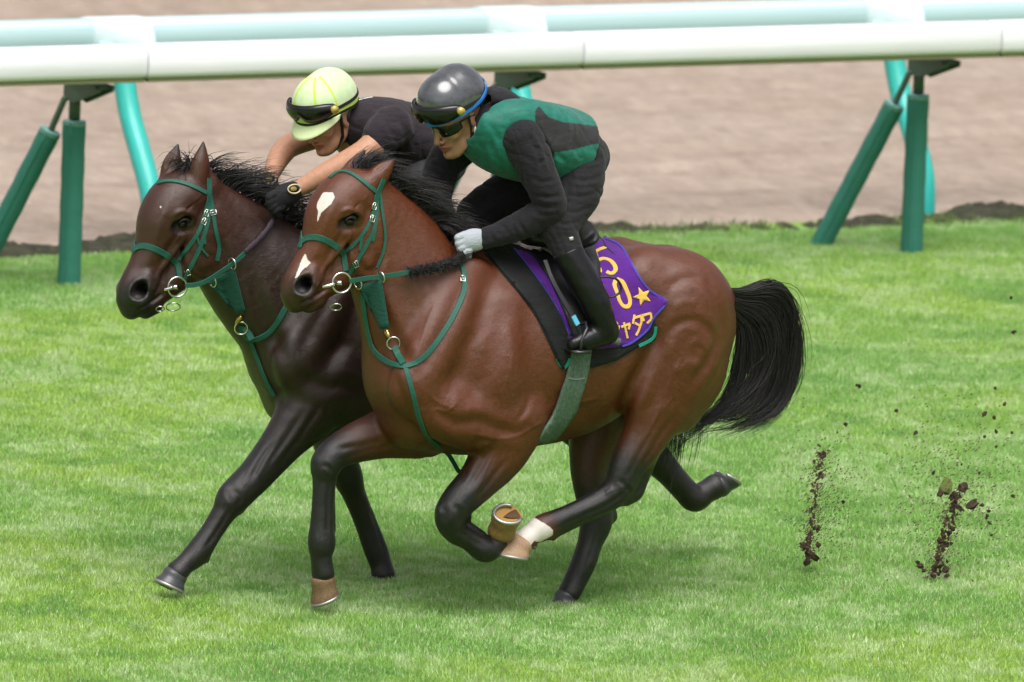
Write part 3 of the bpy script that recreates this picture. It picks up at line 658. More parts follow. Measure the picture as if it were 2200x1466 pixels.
Pk = .95
front = dict(base=P(1100, 760, 0), shift=(0, 0), bp=.02, hp=.0, mat=m_coat[0], head=(0, 0.0, (750, 475, 1.0)),
  neck=[(800, 470, 0, 84, .62, .02), (850, 555, 0, 118, .56, .02), (893, 645, 0, 138, .66, .02), (945, 735, 0, 175, .72, .02)],
  limbs=[
   # far foreleg, reaching forward
   dict(p=[(905, 905, .12, 82, .9, .05), (830, 930, .13, 56, .9, .12), (768, 950, .13, 42, .9, .45), (722, 972, .13, 34, .95, .8), (701, 998, .13, 31, 1, .9), (697, 1030, .13, 24, .9, .95), (694, 1080, .13, 22, .9, .9), (691, 1130, .13, 23, .95, .9), (691, 1165, .13, 28, .95, .98), (690, 1195, .13, 21, 1, .9), (694, 1232, .13, 22, 1.1, .9)]),
   # near foreleg, folded
   dict(p=[(1100, 895, -.17, 84, .75, .05), (1072, 970, -.17, 64, .8, .12), (1030, 1030, -.17, 46, .9, .6), (985, 1078, -.165, 36, 1, .9), (968, 1112, -.16, 32, 1, .95), (978, 1142, -.155, 24, 1, .95), (1008, 1160, -.15, 21, .95, .95), (1040, 1180, -.15, 26, .95, .95), (1058, 1175, -.15, 22, 1, .95), (1072, 1158, -.15, 20, 1, .9), (1080, 1140, -.15, 19, 1, .8)], k=.03),
   # near hind, swung forward under the belly
   dict(p=[(1455, 660, -.14, 122, .85, .03), (1452, 770, -.17, 112, .75, .03), (1430, 850, -.19, 82, .70, .05)], k=.05),
   dict(p=[(1400, 770, -.20, 56, .7, .03), (1388, 835, -.21, 48, .7, .05), (1392, 890, -.2, 46, .7, .1)], k=.05),
   dict(p=[(1500, 720, -.14, 74, .8, .02), (1500, 810, -.16, 60, .8, .02), (1460, 885, -.17, 44, .8, .08)], k=.04),
   dict(p=[(1418, 870, -.19, 70, .72, .06), (1384, 940, -.19, 53, .78, .3), (1348, 1000, -.185, 40, .85, .8), (1328, 1048, -.18, 34, .9, .95), (1296, 1074, -.175, 28, .9, .95), (1246, 1098, -.17, 23, .9, .95), (1200, 1118, -.165, 23, .95, .9), (1166, 1134, -.16, 27, .95, .3), (1146, 1146, -.16, 21, 1, .0), (1126, 1162, -.16, 22, 1.05, 0)]),
   dict(p=[(1398, 980, -.185, 15, .8, .8), (1378, 1030, -.18, 14, .9, .95), (1366, 1058, -.178, 15, .9, .95), (1345, 1068, -.178, 18, .9, .95)], k=.02),
   # far hind, standing
   dict(p=[(1400, 700, .15, 110, .8, .03), (1330, 830, .17, 90, .75, .05), (1290, 920, .16, 70, .8, .1), (1268, 1000, .14, 46, .85, .4), (1274, 1070, .13, 36, .9, .85), (1281, 1118, .12, 34, .95, .95), (1268, 1165, .11, 26, .95, .95), (1254, 1208, .10, 25, 1, .95), (1236, 1248, .10, 23, 1, .9), (1224, 1272, .10, 22, 1.1, .9)]),
   dict(p=[(1300, 1060, .13, 14, .9, .9), (1312, 1110, .125, 13, .9, .95)], k=.025),
  ],
  extra=[([(708, 1025, .13, 12, .8, .95), (711, 1080, .13, 10, .8, .95), (710, 1140, .13, 12, .9, .95)], .008), ([(686, 990, .13, 16, 1, .9), (690, 1008, .13, 17, 1, .9)], .015),
         ([(1342, 1068, -.18, 13, .8, .95), (1300, 1094, -.175, 11, .8, .95), (1245, 1121, -.17, 10, .8, .95), (1190, 1146, -.165, 12, .9, .5)], .008), ([(1178, 1148, -.165, 12, .9, .05), (1188, 1156, -.165, 7, .9, .1)], .012),
         ([(1006, 1130, -.15, 11, .8, .95), (1036, 1152, -.15, 11, .9, .95)], .008), ([(955, 1098, -.165, 20, .9, .95), (958, 1120, -.16, 20, .9, .95)], .015), ([(1000, 1090, -.16, 13, .9, .95), (1002, 1112, -.155, 12, .9, .95)], .015),
         ([(1276, 1140, .12, 14, .9, .95), (1264, 1190, .11, 12, .9, .95), (1262, 1212, .1, 15, .9, .95)], .01), ([(700, 1178, .13, 14, 1, .95), (706, 1184, .13, 9, 1, .95)], .012), ([(1046, 1164, -.15, 14, .9, .95)], .012)],
  ears=[dict(p=[(795, 396, -.055, 23, .9, .1), (820, 371, -.06, 21, .8, .05), (847, 344, -.06, 4, .8, .6)], cut=[(812, 362, -.085, 8, .8, 0), (838, 346, -.075, 3, .8, 0)]),
        dict(p=[(748, 372, .05, 18, .9, .2), (765, 350, .055, 15, .8, .3), (783, 325, .055, 4, .8, .9)], cut=[(752, 345, .03, 7, .8, 0), (772, 330, .035, 3, .8, 0)])],
  grooves=[], carve=[
   ([(1437, 633), (1452, 610), (1475, 598), (1500, 597), (1522, 608), (1540, 640)], 11, 6, 0), ([(1400, 560), (1432, 590), (1440, 625)], 16, 5, 0),
   ([(1432, 735), (1446, 705), (1470, 690), (1496, 690), (1520, 708), (1536, 738)], 10, 6, 0), ([(1522, 608), (1543, 655), (1547, 700), (1538, 745), (1512, 790), (1480, 830)], 9, 8, 0),
   ([(1556, 680), (1556, 740), (1535, 810), (1496, 870)], 7, 4, 0), ([(1448, 800), (1478, 785), (1505, 782)], 12, -5, 0), ([(1440, 760), (1420, 800), (1405, 850), (1380, 900)], 13, 6, 0),
   ([(1420, 690), (1408, 740), (1390, 778), (1362, 830), (1338, 880), (1325, 920)], 17, 20, 0), ([(1375, 640), (1360, 690), (1370, 740)], 26, 8, 0),
   ([(1450, 890), (1410, 950), (1380, 1000), (1362, 1035)], 7, 6, 0), ([(1400, 930), (1370, 985), (1345, 1030)], 6, 4, 0), ([(1425, 870), (1395, 920)], 6, -3, 0),
   ([(1350, 1050), (1310, 1082), (1255, 1108), (1195, 1135)], 5, 4, 0), ([(1330, 1030), (1345, 1045), (1352, 1060)], 5, 4, 0), ([(1318, 1050), (1300, 1062)], 6, -4, 0),
   ([(1000, 600), (965, 680), (925, 760), (890, 820)], 15, 8, 0), ([(1045, 620), (1022, 700), (985, 790), (950, 850)], 16, 6, 0), ([(1080, 640), (1075, 720), (1045, 800), (1000, 860)], 18, 4, 0),
   ([(1120, 660), (1137, 740), (1140, 820), (1122, 890)], 22, 9, 0), ([(930, 872), (975, 908), (1030, 908), (1080, 925), (1130, 930)], 13, 9, 0), ([(960, 850), (1000, 875), (1050, 880)], 16, -5, 0),
   ([(1032, 922), (1010, 980), (988, 1030)], 7, 5, 0), ([(1090, 985), (1052, 1035), (1022, 1075)], 6, 5, 0), ([(1065, 940), (1035, 1000), (1005, 1050)], 6, 4, 0), ([(1080, 955), (1058, 1000)], 4, -3, 0),
   ([(945, 1088), (955, 1100), (952, 1125)], 6, 3, 0), ([(975, 1085), (988, 1100), (985, 1125)], 6, 4, 0), ([(985, 1140), (1015, 1160), (1038, 1175)], 5, 3, 0),
   ([(798, 620), (828, 690), (862, 750), (890, 795)], 13, 9, 0), ([(850, 450), (890, 530), (930, 600), (955, 640)], 20, 5, 0), ([(828, 470), (838, 540), (862, 610), (900, 690)], 20, 4, 0), ([(818, 545), (806, 590), (800, 612)], 9, 9, 0),
   ([(845, 800), (862, 850), (880, 895), (905, 940)], 10, 8, 0), ([(1190, 840), (1230, 880), (1280, 890)], 20, 5, 0), ([(1240, 780), (1235, 850)], 9, 2.5, 0), ([(1275, 780), (1268, 850)], 9, 2.5, 0), ([(1308, 770), (1298, 840)], 9, 2.5, 0),
   ([(1180, 900), (1220, 880), (1255, 862), (1290, 858)], 4, -3, 0), ([(1010, 930), (1060, 942), (1110, 938), (1150, 915), (1190, 895)], 3.5, -3, 0), ([(1060, 800), (1075, 850), (1068, 890)], 3.5, -2.5, 0), ([(1100, 760), (1092, 810), (1075, 850)], 3, -2, 0),
   ([(985, 860), (960, 885), (938, 880), (925, 895)], 3.5, -3, 0), ([(1070, 960), (1048, 1000), (1030, 1045)], 3, -2.5, 0), ([(1420, 860), (1408, 900), (1382, 950)], 3.5, -2.5, 0), ([(1470, 760), (1450, 800), (1446, 850), (1425, 880)], 3.5, -2.5, 0), ([(1380, 720), (1388, 690), (1400, 660)], 3.5, -2, 0),
   ([(940, 640), (915, 700), (900, 760)], 3.5, -2, 0), ([(1015, 960), (1035, 945), (1060, 948)], 5, 4, 0), ([(1110, 905), (1130, 880), (1140, 850)], 6, 4, 0), ([(1000, 1000), (990, 1030)], 3, -2, 0), ([(890, 560), (905, 600), (920, 660)], 8, 3, 0),
   ([(1445, 670), (1470, 650), (1500, 655)], 10, -4, 0), ([(1480, 740), (1505, 735), (1520, 760)], 9, -4, 0), ([(1005, 690), (1030, 720), (1040, 770)], 12, -4, 0), ([(1080, 700), (1100, 750), (1100, 810)], 14, -4, 0), ([(910, 835), (935, 860), (975, 880)], 4, -2, 0), ([(720, 965), (770, 960), (830, 945)], 7, 5, 1), ([(735, 985), (790, 968), (850, 955)], 6, 4, 1),
   ([(706, 1035), (704, 1090), (704, 1145)], 5, 4, 1), ([(690, 1000), (706, 1005), (716, 1018)], 5, 3, 1), ([(1290, 1130), (1272, 1180), (1258, 1220)], 5, 3, 1)],
  face=[([(772, 505), (766, 545), (785, 580), (812, 575)], 7, 5), ([(764, 440), (770, 446)], 12, 6), ([(735, 505), (712, 540), (692, 575), (684, 600)], 9, 5), ([(704, 620), (676, 638), (648, 652)], 3.5, 9), ([(724, 425), (702, 475), (684, 525), (662, 572)], 10, -6), ([(748, 505), (722, 535), (700, 572)], 8, 4),
   ([(732, 458), (748, 450), (764, 454), (774, 466)], 5, -7), ([(738, 490), (752, 492), (766, 484)], 5, 4), ([(728, 520), (714, 550), (708, 590)], 3.5, -3.2), ([(712, 552), (698, 575), (690, 590)], 3, -2.4), ([(744, 500), (728, 522)], 3.5, -2.5), ([(636, 598), (650, 590), (668, 596), (676, 612)], 5, -4), ([(640, 632), (660, 640), (676, 622)], 5, -3), ([(690, 600), (700, 620)], 6, 4), ([(745, 520), (742, 550), (735, 580)], 6, 3)],
  white=[([(694, 414), (716, 413), (719, 424), (712, 438), (700, 448), (689, 458), (683, 478), (681, 478), (684, 455), (680, 440), (686, 428)], None, None),
         ([(655, 544), (660, 556), (668, 566), (650, 580), (640, 594), (632, 602), (640, 580), (648, 560)], None, None),
         ([(1128, 1116), (1145, 1110), (1172, 1126), (1190, 1140), (1188, 1150), (1160, 1166), (1148, 1162), (1140, 1172), (1090, 1180), (1092, 1150)], -.3, 0)])
FRONTFACE = front['face']
back = dict(base=P(870, 760, .8), shift=(-255, -48), bp=.62, hp=.28, mat=m_coat[1], head=(0, math.radians(-2.7), (392, 480, 1.02)),
  neck=[(448, 470, 0, 82, .62, .30), (515, 545, 0, 116, .56, .50), (588, 618, 0, 140, .66, .62), (690, 690, 0, 175, .72, .66)],
  limbs=[
   dict(p=[(712, 815, -.17, 92, .75, .66), (668, 875, -.17, 72, .8, .7), (612, 945, -.17, 50, .85, .75), (552, 1018, -.165, 37, .95, .9), (503, 1068, -.16, 34, 1, .95), (482, 1100, -.16, 25, .95, .95), (455, 1142, -.155, 22, .95, .95), (424, 1188, -.15, 25, .95, .95), (398, 1212, -.15, 20, 1, .95), (382, 1228, -.15, 22, 1.1, .95)]),
   dict(p=[(800, 860, .13, 80, .8, .45), (720, 930, .13, 52, .85, .35), (728, 980, .13, 36, .95, .8), (745, 1020, .13, 32, 1, .95), (760, 1060, .13, 24, .95, .95), (784, 1120, .13, 22, .95, .95), (806, 1178, .12, 24, .95, .95), (818, 1212, .11, 22, 1, .95), (823, 1232, .10, 23, 1.1, .95)]),
   dict(p=[(1190, 650, -.14, 112, .85, .45), (1200, 790, -.17, 96, .75, .5), (1225, 870, -.17, 72, .75, .6), (1280, 950, -.15, 46, .8, .8), (1335, 1030, -.12, 30, .9, .95), (1290, 1076, -.10, 22, .9, .95), (1225, 1104, -.1, 20, .9, .95), (1175, 1126, -.1, 20, .9, .95), (1150, 1140, -.1, 18, .9, .95)], k=.05),
   dict(p=[(1200, 640, .14, 112, .85, .45), (1235, 760, .17, 100, .75, .5), (1290, 850, .16, 66, .8, .6), (1352, 925, .14, 42, .85, .85), (1392, 968, .13, 38, .9, .95), (1430, 1008, .12, 29, .95, .95), (1468, 1050, .12, 26, .95, .95), (1492, 1070, .12, 29, .95, .95), (1515, 1058, .12, 24, 1, .95), (1535, 1046, .12, 26, 1, .95)]),
  ],
  extra=[([(497, 1100, -.16, 12, .8, .95), (472, 1142, -.155, 10, .8, .95), (444, 1182, -.15, 12, .9, .95)], .008), ([(436, 1196, -.15, 15, 1, .95), (442, 1202, -.15, 9, 1, .95)], .012), ([(490, 1060, -.165, 20, .9, .95), (482, 1078, -.165, 19, .9, .95)], .015), ([(520, 1078, -.16, 14, .9, .95), (514, 1094, -.16, 12, .9, .95)], .015),
         ([(1440, 996, .12, 12, .8, .95), (1475, 1034, .12, 11, .8, .95)], .008), ([(1494, 1080, .12, 16, .9, .95)], .015), ([(788, 1095, .13, 11, .8, .95), (816, 1170, .12, 11, .8, .95)], .008)],
  ears=[dict(p=[(425, 382, -.05, 23, .9, .05), (431, 350, -.055, 20, .8, .0), (437, 305, -.055, 3, .8, .6)], cut=[(415, 352, -.085, 8, .9, 0), (432, 318, -.07, 3, .8, 0)]),
        dict(p=[(364, 386, .05, 23, .9, .05), (370, 352, .055, 21, .8, .0), (382, 312, .055, 4, .8, .9)], cut=[(358, 350, .035, 9, .8, 0), (374, 325, .04, 4, .8, 0)])],
  grooves=[], carve=[
   ([(745, 552), (710, 632), (670, 712), (635, 772)], 15, 8, 0), ([(790, 572), (767, 652), (730, 742), (695, 802)], 16, 6, 0), ([(600, 600), (640, 680), (668, 740)], 18, 6, 0), ([(540, 590), (560, 660), (590, 730), (620, 780)], 14, 9, 0),
   ([(480, 420), (520, 470), (560, 500), (590, 540)], 14, 6, 0), ([(470, 520), (490, 560), (500, 590)], 9, 8, 0), ([(640, 800), (690, 830), (740, 830), (780, 850)], 14, 9, 0),
   ([(585, 955), (560, 990), (540, 1030)], 6, 6, 0), ([(650, 890), (610, 950), (570, 1005)], 8, 5, 0), ([(690, 870), (640, 945), (590, 1010)], 7, 5, 0), ([(500, 1050), (515, 1070), (512, 1092)], 6, 4, 0), ([(495, 1095), (468, 1140), (440, 1180)], 5, 4, 0), ([(480, 1060), (490, 1085)], 6, -3, 0),
   ([(795, 1090), (815, 1150), (828, 1195)], 5, 4, 1), ([(575, 770), (590, 830), (615, 880)], 10, 7, 0)],
  face=FRONTFACE,
  white=[([(703, 437), (707, 435), (708, 441), (704, 442)], None, None)])
h1, b1, bv1, H1, HP1, M1 = horse('horse', 'bright bay horse with a white star on its forehead and a purple number cloth', 0.0, front)
h2, b2, bv2, H2, HP2, M2 = horse('horse', 'dark bay, almost black horse galloping half a length ahead on the far side', 0.80, back)
hoof(h1, (696, 1238, .13), (700, 1284, .13), (-14, 8), 0, 23, 30, m_hoofg)
hoof(h1, (1078, 1147, -.155), (1093, 1106, -.215), (-14, 3), 0, 28, 31, m_hooff)
hoof(h1, (1124, 1160, -.16), (1102, 1194, -.16), (-14, -2), 0, 25, 35, m_hooft)
hoof(h1, (1222, 1274, .10), (1214, 1296, .10), (-14, 2), 0, 23, 27, m_hoofd)
hoof(h2, (382, 1230, -.15), (366, 1260, -.15), (-14, -7), 0.8, 24, 32, m_hoofd)
hoof(h2, (824, 1234, .10), (826, 1253, .10), (-14, -4), 0.8, 24, 30, m_hoofd)
hoof(h2, (1148, 1142, -.10), (1128, 1170, -.10), (-14, -3), 0.8, 20, 26, m_hoofd)
hoof(h2, (1538, 1046, .12), (1562, 1026, .12), (14, 9), 0.8, 25, 30, m_hoofd)

# ------------------------------------------------------------------ manes, tails, forelocks
def push(bv, p, off):
    l, n, i, d = bv.find_nearest(p)
    if l is None: return p
    v = p-l
    if v.dot(n)*SGN < off and d < .08: return l+n*SGN*off
    return p
def sgn_of(bv, inside):                       # which way the surface normals of a closed body point
    l, n, i, d = bv.find_nearest(Vector(inside)); return -1 if (Vector(inside)-l).dot(n) > 0 else 1
def LOCK(u):
    return (.5+.5*math.sin(u*29+2*math.sin(u*11)))*.6+(.5+.5*math.sin(u*71+1))*.4
def mane(name, root, bv, M, y0, crest, n, ln, d0, wind, grav, fall, wob=.35, rad=.0021, off=.004):
    global SGN
    C = catmull([tuple(P(x, y, y0)) for x, y in crest], 10); out = []; R = []
    k = 12
    for i in range(n):
        ci = rng.integers(70); cr = np.random.default_rng(int(ci)+int(len(C))); t = np.clip(cr.random()+rng.normal(0, .012), 0, .999)*(len(C)-1); a = int(t); cd_ = cr.normal(0, 1, 3); p = Vector(C[a]*(1-t+a)+C[min(a+1, len(C)-1)]*(t-a))
        yy = rng.normal(0, .012)
        h = bv.ray_cast(Vector((p.x, p.y+yy, p.z+.3)), Vector((0, 0, -1)))
        if h[0] is not None: p = h[0]
        u = t/(len(C)-1)
        d = Vector(d0)+Vector(cd_*wob*.8+rng.normal(0, wob*.45, 3)); d.normalize(); L = ln*(.55+.6*rng.random())*(.8+.2*math.sin(3.1*u))
        ds = L/(k-1); pts = [p.copy()]; cl = math.sin(u*37)+math.sin(u*61+1); lk = LOCK(u); L *= .65+.75*lk; ds = L/(k-1); d = (d+Vector((.5*(lk-.5), 0, .7*(lk-.4)))).normalized()
        for j in range(k-1):
            d = d+Vector((wind[0], wind[1], wind[2]))*.22+Vector((0, fall*(.5+.5*rng.random()), -grav))*.22*(.6+.8*rng.random())+Vector((.16*math.sin(j*.9+cl*3+cd_[0]*2), .06*math.sin(j*1.3+cl*5), .16*math.cos(j*1.1+cl*4+cd_[2]*2)))
            d.normalize(); p = p+d*ds; p = push(bv, p, off); pts.append(p.copy())
        out.append([tuple(q) for q in pts]); R.append([rad*(1-.85*(j/(k-1))**1.5) for j in range(k)])
    return hairs(name, np.array(out), np.array(R), m_hair, root)
def tail(name, root, guides, n, y0, spread, rad=.0024, k=24, flare=.5):
    Gs = [catmull([tuple(P(x, y, y0)) for x, y in g], 10) for g in guides]
    Gs = [np.stack([np.interp(np.linspace(0, 1, k), np.linspace(0, 1, len(g)), g[:, j]) for j in range(3)], 1) for g in Gs]
    out = []; R = []; s = np.linspace(0, 1, k); nc = max(30, n//26)
    cl = [dict(u=(rng.random()**2.1 if rng.random() < .82 else rng.random())*(len(Gs)-1), lat=rng.normal(0, 1), L=rng.uniform(.6, 1.12), w=rng.uniform(0, 6.28), f1=rng.uniform(4, 8), am=.022*rng.uniform(.2, 1.5), dz=rng.normal(0, .02), dx=rng.normal(0, .012)) for _ in range(nc)]
    for i in range(n):
        c = cl[rng.integers(nc)]; u = np.clip(c['u']+rng.normal(0, .16), 0, len(Gs)-1.001); a = min(int(u), len(Gs)-2); g = Gs[a]*(1-(u-a))+Gs[a+1]*(u-a)
        L = c['L']*rng.uniform(.78, 1.04)
        q = np.stack([np.interp(s*L, s, g[:, j]) for j in range(3)], 1)
        if L > 1:
            e = (g[-1]-g[-3]); e /= np.linalg.norm(e); q += np.clip(s*L-1, 0, 1)[:, None]*.72*e
        q[:, 1] += spread*(c['lat']+.35*rng.normal())*(.15+s**.8); w = c['w']+rng.normal(0, .25)
        am = c['am']*(s**1.2)*(1 if i % 12 else 1.9); j_ = rng.normal(0, .010 if i % 12 else .03, 2)
        q[:, 0] += am*np.sin(s*c['f1']+w)+(c['dx']+j_[0])*s**1.2; q[:, 2] += am*np.cos(s*c['f1']*.8+w*1.7)+(c['dz']+j_[1])*s**1.2
        out.append(q); R.append(rad*(1-.8*s**2)*rng.uniform(.55, 1.1))
    return hairs(name, np.array(out), np.array(R), m_hair, root)
SGN = sgn_of(bv1, P(1110, 750, 0))
mane('mane', h1, bv1, M1, 0.0, [(800, 385), (842, 400), (890, 445), (935, 500), (985, 555), (1040, 560)], 1500, .17, (.55, -.15, .75), (.8, 0, .15), .7, -.55)
mane('forelock', h1, bv1, M1, 0.0, [(760, 366), (785, 366), (800, 372)], 230, .12, (.15, 0, .9), (.9, 0, .3), .3, 0, .45)
tail('tail', h1, [[(1530, 612), (1590, 624), (1645, 612), (1682, 628), (1700, 690), (1703, 760), (1690, 828), (1655, 885), (1600, 910)],
                  [(1532, 622), (1590, 645), (1640, 650), (1672, 680), (1684, 740), (1680, 800), (1655, 860), (1600, 900), (1540, 915)],
                  [(1535, 630), (1580, 662), (1615, 690), (1630, 740), (1632, 800), (1615, 850), (1580, 885), (1530, 900), (1500, 880)],
                  [(1538, 640), (1568, 675), (1590, 710), (1590, 760), (1580, 810), (1562, 850), (1530, 890), (1500, 920), (1480, 945)]], 2100, 0.0, .032, .0021)
SGN = sgn_of(bv2, P(855, 700, .8))
mane('mane', h2, bv2, M2, 0.8, [(440, 360), (480, 385), (530, 425), (585, 465), (640, 500), (690, 520)], 1100, .20, (.5, -.05, .85), (.9, 0, .30), .55, -.25, .42)
mane('forelock', h2, bv2, M2, 0.8, [(392, 372), (410, 368), (430, 366)], 200, .13, (-.1, -.1, .8), (-.15, 0, -.2), .9, 0, .45)
tail('tail', h2, [[(1290, 600), (1360, 690), (1420, 780), (1440, 870), (1432, 960), (1415, 1060)], [(1290, 610), (1400, 700), (1455, 790), (1475, 870), (1462, 960), (1445, 1040)], [(1290, 610), (1410, 690), (1470, 780), (1512, 860), (1512, 930), (1480, 1010)]], 600, .8, .03)

# ------------------------------------------------------------------ tack
m_strap = simple('green_bridle_webbing', (.012, .088, .062), .55, .4, var=.25, vs=90, bump=.3, bs=600)
m_bib = cloth('green_felt_bib', (.010, .062, .044), .9, .3, 40, .2)
m_steel = simple('polished_steel', (.62, .61, .58), .22, .5, 1.0, var=.06)
m_brass = simple('brass', (.55, .38, .14), .3, .5, 1.0, var=.1)
m_black = simple('black_leather', (.012, .012, .013), .38, .5, var=.3, vs=60, bump=.25, bs=300)
m_grip = simple('black_rubber_grip', (.010, .010, .011), .8, .3, var=.3, vs=80, bump=.8, bs=160)
m_web = simple('dark_webbing', (.02, .022, .022), .8, .3, var=.3, vs=90)
X_, Y_, Z_ = (1, 0, 0), (0, 1, 0), (0, 0, 1)
def ring(name, c, R, r, m, parent, tilt=(0.25, 1, .15), sy=1.0):
    n = Vector(tilt).normalized(); u = n.orthogonal(); v = n.cross(u); mb = MB(); mb.torus(c, u, v, R, r, sy=sy); return mb.build(name, m, parent)
def front(bv, p, off=.012):
    """lift a point that would sink into the horse back out onto its surface"""
    p = Vector(p); r = (p-Vector(CAM)); L_ = r.length; r.normalize(); l, n, i, d = bv.ray_cast(Vector(CAM), r, 100)
    if l is None or d > L_-.004: return p
    if n.dot(r) > 0: n = -n
    return l+n*off
def buckle(parent, bv, x, y, ang=0.0):
    l, n = hit(bv, x, y); t = Vector((math.cos(ang), 0, math.sin(ang))); t = (t-n*t.dot(n)).normalized(); s_ = n.cross(t); c = l+n*.008; mb = MB()
    a, b = .013, .010
    mb.tube([c+t*a+s_*b, c+t*a-s_*b, c-t*a-s_*b, c-t*a+s_*b, c+t*a+s_*b], .0022, 6); mb.tube([c+t*a, c-t*a], .0018, 6)
    return mb.build('buckle', m_steel, parent)
def bridle(label, y0, bv, d, base):
    r = empty('bridle', base, label, 'bridle', 'bridles')
    for nm, pts, w, mir in d['straps']: strap(nm, bv, pts, w, m_strap, r, .004, .003, y0, y0 if mir else None)
    for x, y, a in d['buckles']: buckle(r, bv, x, y, a)
    bx, by = d['ring']; c = Vector(P(bx, by, y0-.082)); c2 = Vector((c.x, 2*y0-c.y, c.z))
    for q in (c, c2): ring('bit_ring', q, .042, .0048, m_steel, r, (.12, 1, 0))
    mb = MB(); mb.tube([c, c+Vector((-.012, .03, -.004)), Vector((c.x-.016, y0, c.z-.008)), c2+Vector((-.012, -.03, -.004)), c2], [.009, .011, .009, .011, .009], 10)
    e = Vector(P(*d['bar'], y0-.085)); mb.tube([c+Vector((-.03, 0, .0)), c.lerp(e, .5), e], [.010, .0085, .006], 10)
    mb.build('bit', m_steel, r)
    for (x, y, R) in d['low']: ring('chin_ring', P(x, y, y0-.06), R/PXM, .0028, m_steel, r, (.3, .7, .8))
    # reins run from the bit back along the neck to the rider's hands
    q = d['rein']
    P3 = [c+Vector((.035, -.004, .006))]+[front(bv, P(x, y, y0+l), .014) for x, y, l in q['green']]
    freestrap('rein', P3, .021, m_strap, r)
    P4 = [Vector((p.x, 2*y0-p.y, p.z)) for p in P3]; freestrap('rein', P4, .021, m_strap, r, (0, 1, 0))
    G3 = [front(bv, P(x, y, y0+l), .018) for x, y, l in q['grip']]
    for g in (G3, [Vector((p.x, 2*y0-p.y, p.z)) for p in G3]):
        A = catmull([tuple(p) for p in g], 8); mb = MB(); mb.tube(A, [q['gr']*(1+.14*math.sin(i*2.7)+.1*math.sin(i*5.1)) for i in range(len(A))], 12, oval=((0, 0, 1), .6)); og = mb.build('rein_grip', q['m'], r)
        if q.get('fuzz'):
            B0 = A[rng.integers(0, len(A), 900)]+rng.normal(0, .006, (900, 3)); dv = rng.normal(0, 1, (900, 3)); dv /= np.linalg.norm(dv, axis=1)[:, None]
            st = np.linspace(0, 1, 4); Pn = B0[:, None]+dv[:, None]*(st[None, :, None]*q['gr']*1.7)+np.array([0, 0, -.004])*st[None, :, None]**2
            hairs('fleece', Pn, np.tile(.0016*(1-.6*st), (900, 1)), m_hair, og)
    return r
m_reinp = simple('plum_rubber_rein', (.035, .022, .035), .6, .4, var=.2, vs=80, bump=.5, bs=200)
BR1 = bridle('green webbing bridle with steel rings on the white starred bay horse', 0.0, bv1, dict(
  straps=[('browband', [(704, 375), (725, 370), (749, 371), (776, 388), (799, 405), (808, 412)], .019, False),
          ('headpiece', [(824, 384), (817, 400), (809, 418), (806, 440)], .026, True),
          ('noseband_strap', [(806, 432), (800, 461), (784, 496), (765, 520), (738, 546)], .016, True),
          ('cheekpiece', [(810, 430), (808, 461), (802, 496), (787, 526), (768, 560), (750, 590)], .018, True),
          ('strap_end', [(806, 470), (804, 500), (800, 518)], .013, False), ('strap_end', [(778, 508), (776, 524), (774, 538)], .012, False),
          ('noseband', [(644, 532), (650, 518), (664, 510), (682, 510), (704, 518), (724, 531), (738, 546), (741, 564), (743, 582)], .026, True),
          ('throatlash', [(814, 410), (821, 461), (827, 507), (822, 545), (810, 575)], .013, True)],
  buckles=[(803, 443, 1.2), (799, 470, 1.3), (764, 567, -1.0)], ring=(734, 608), bar=(692, 617), low=[(722, 660, 12)],
  rein=dict(fuzz=1, green=[(790, 598, -.12), (818, 595, -.145), (850, 590, -.172), (886, 584, -.188)], grip=[(880, 585, -.187), (920, 578, -.192), (960, 568, -.175), (990, 552, -.135), (1003, 530, -.105)], gr=.020, m=m_grip)), P(740, 600, 0))
BR2 = bridle('green webbing bridle with steel rings on the almost black horse', 0.8, bv2, dict(
  straps=[('browband', [(338, 395), (355, 390), (373, 390), (402, 396), (443, 414)], .019, False),
          ('headpiece', [(448, 384), (449, 405), (449, 425), (447, 440)], .026, True),
          ('noseband_strap', [(446, 436), (439, 461), (426, 499), (405, 530), (383, 560)], .018, True),
          ('cheekpiece', [(449, 440), (445, 480), (436, 512), (424, 545), (405, 582), (394, 604)], .019, True),
          ('strap_end', [(447, 455), (442, 480), (438, 506), (440, 524)], .013, False), ('strap_end', [(424, 510), (430, 530), (446, 550)], .010, False),
          ('noseband', [(288, 540), (295, 531), (309, 528), (333, 535), (360, 550), (381, 569), (385, 595)], .026, True),
          ('throatlash', [(451, 420), (462, 492), (470, 530), (466, 560)], .019, True)],
  buckles=[(443, 458, 1.2), (457, 457, .2), (438, 476, 1.0), (404, 584, -1.0)], ring=(381, 617), bar=(352, 623), low=[(344, 664, 9), (372, 660, 15)],
  rein=dict(green=[(420, 612, -.11), (447, 602, -.125), (498, 568, -.16), (530, 540, -.165)], grip=[(526, 543, -.165), (560, 511, -.16), (583, 480, -.14), (594, 448, -.11)], gr=.013, m=m_reinp)), P(390, 610, .8))
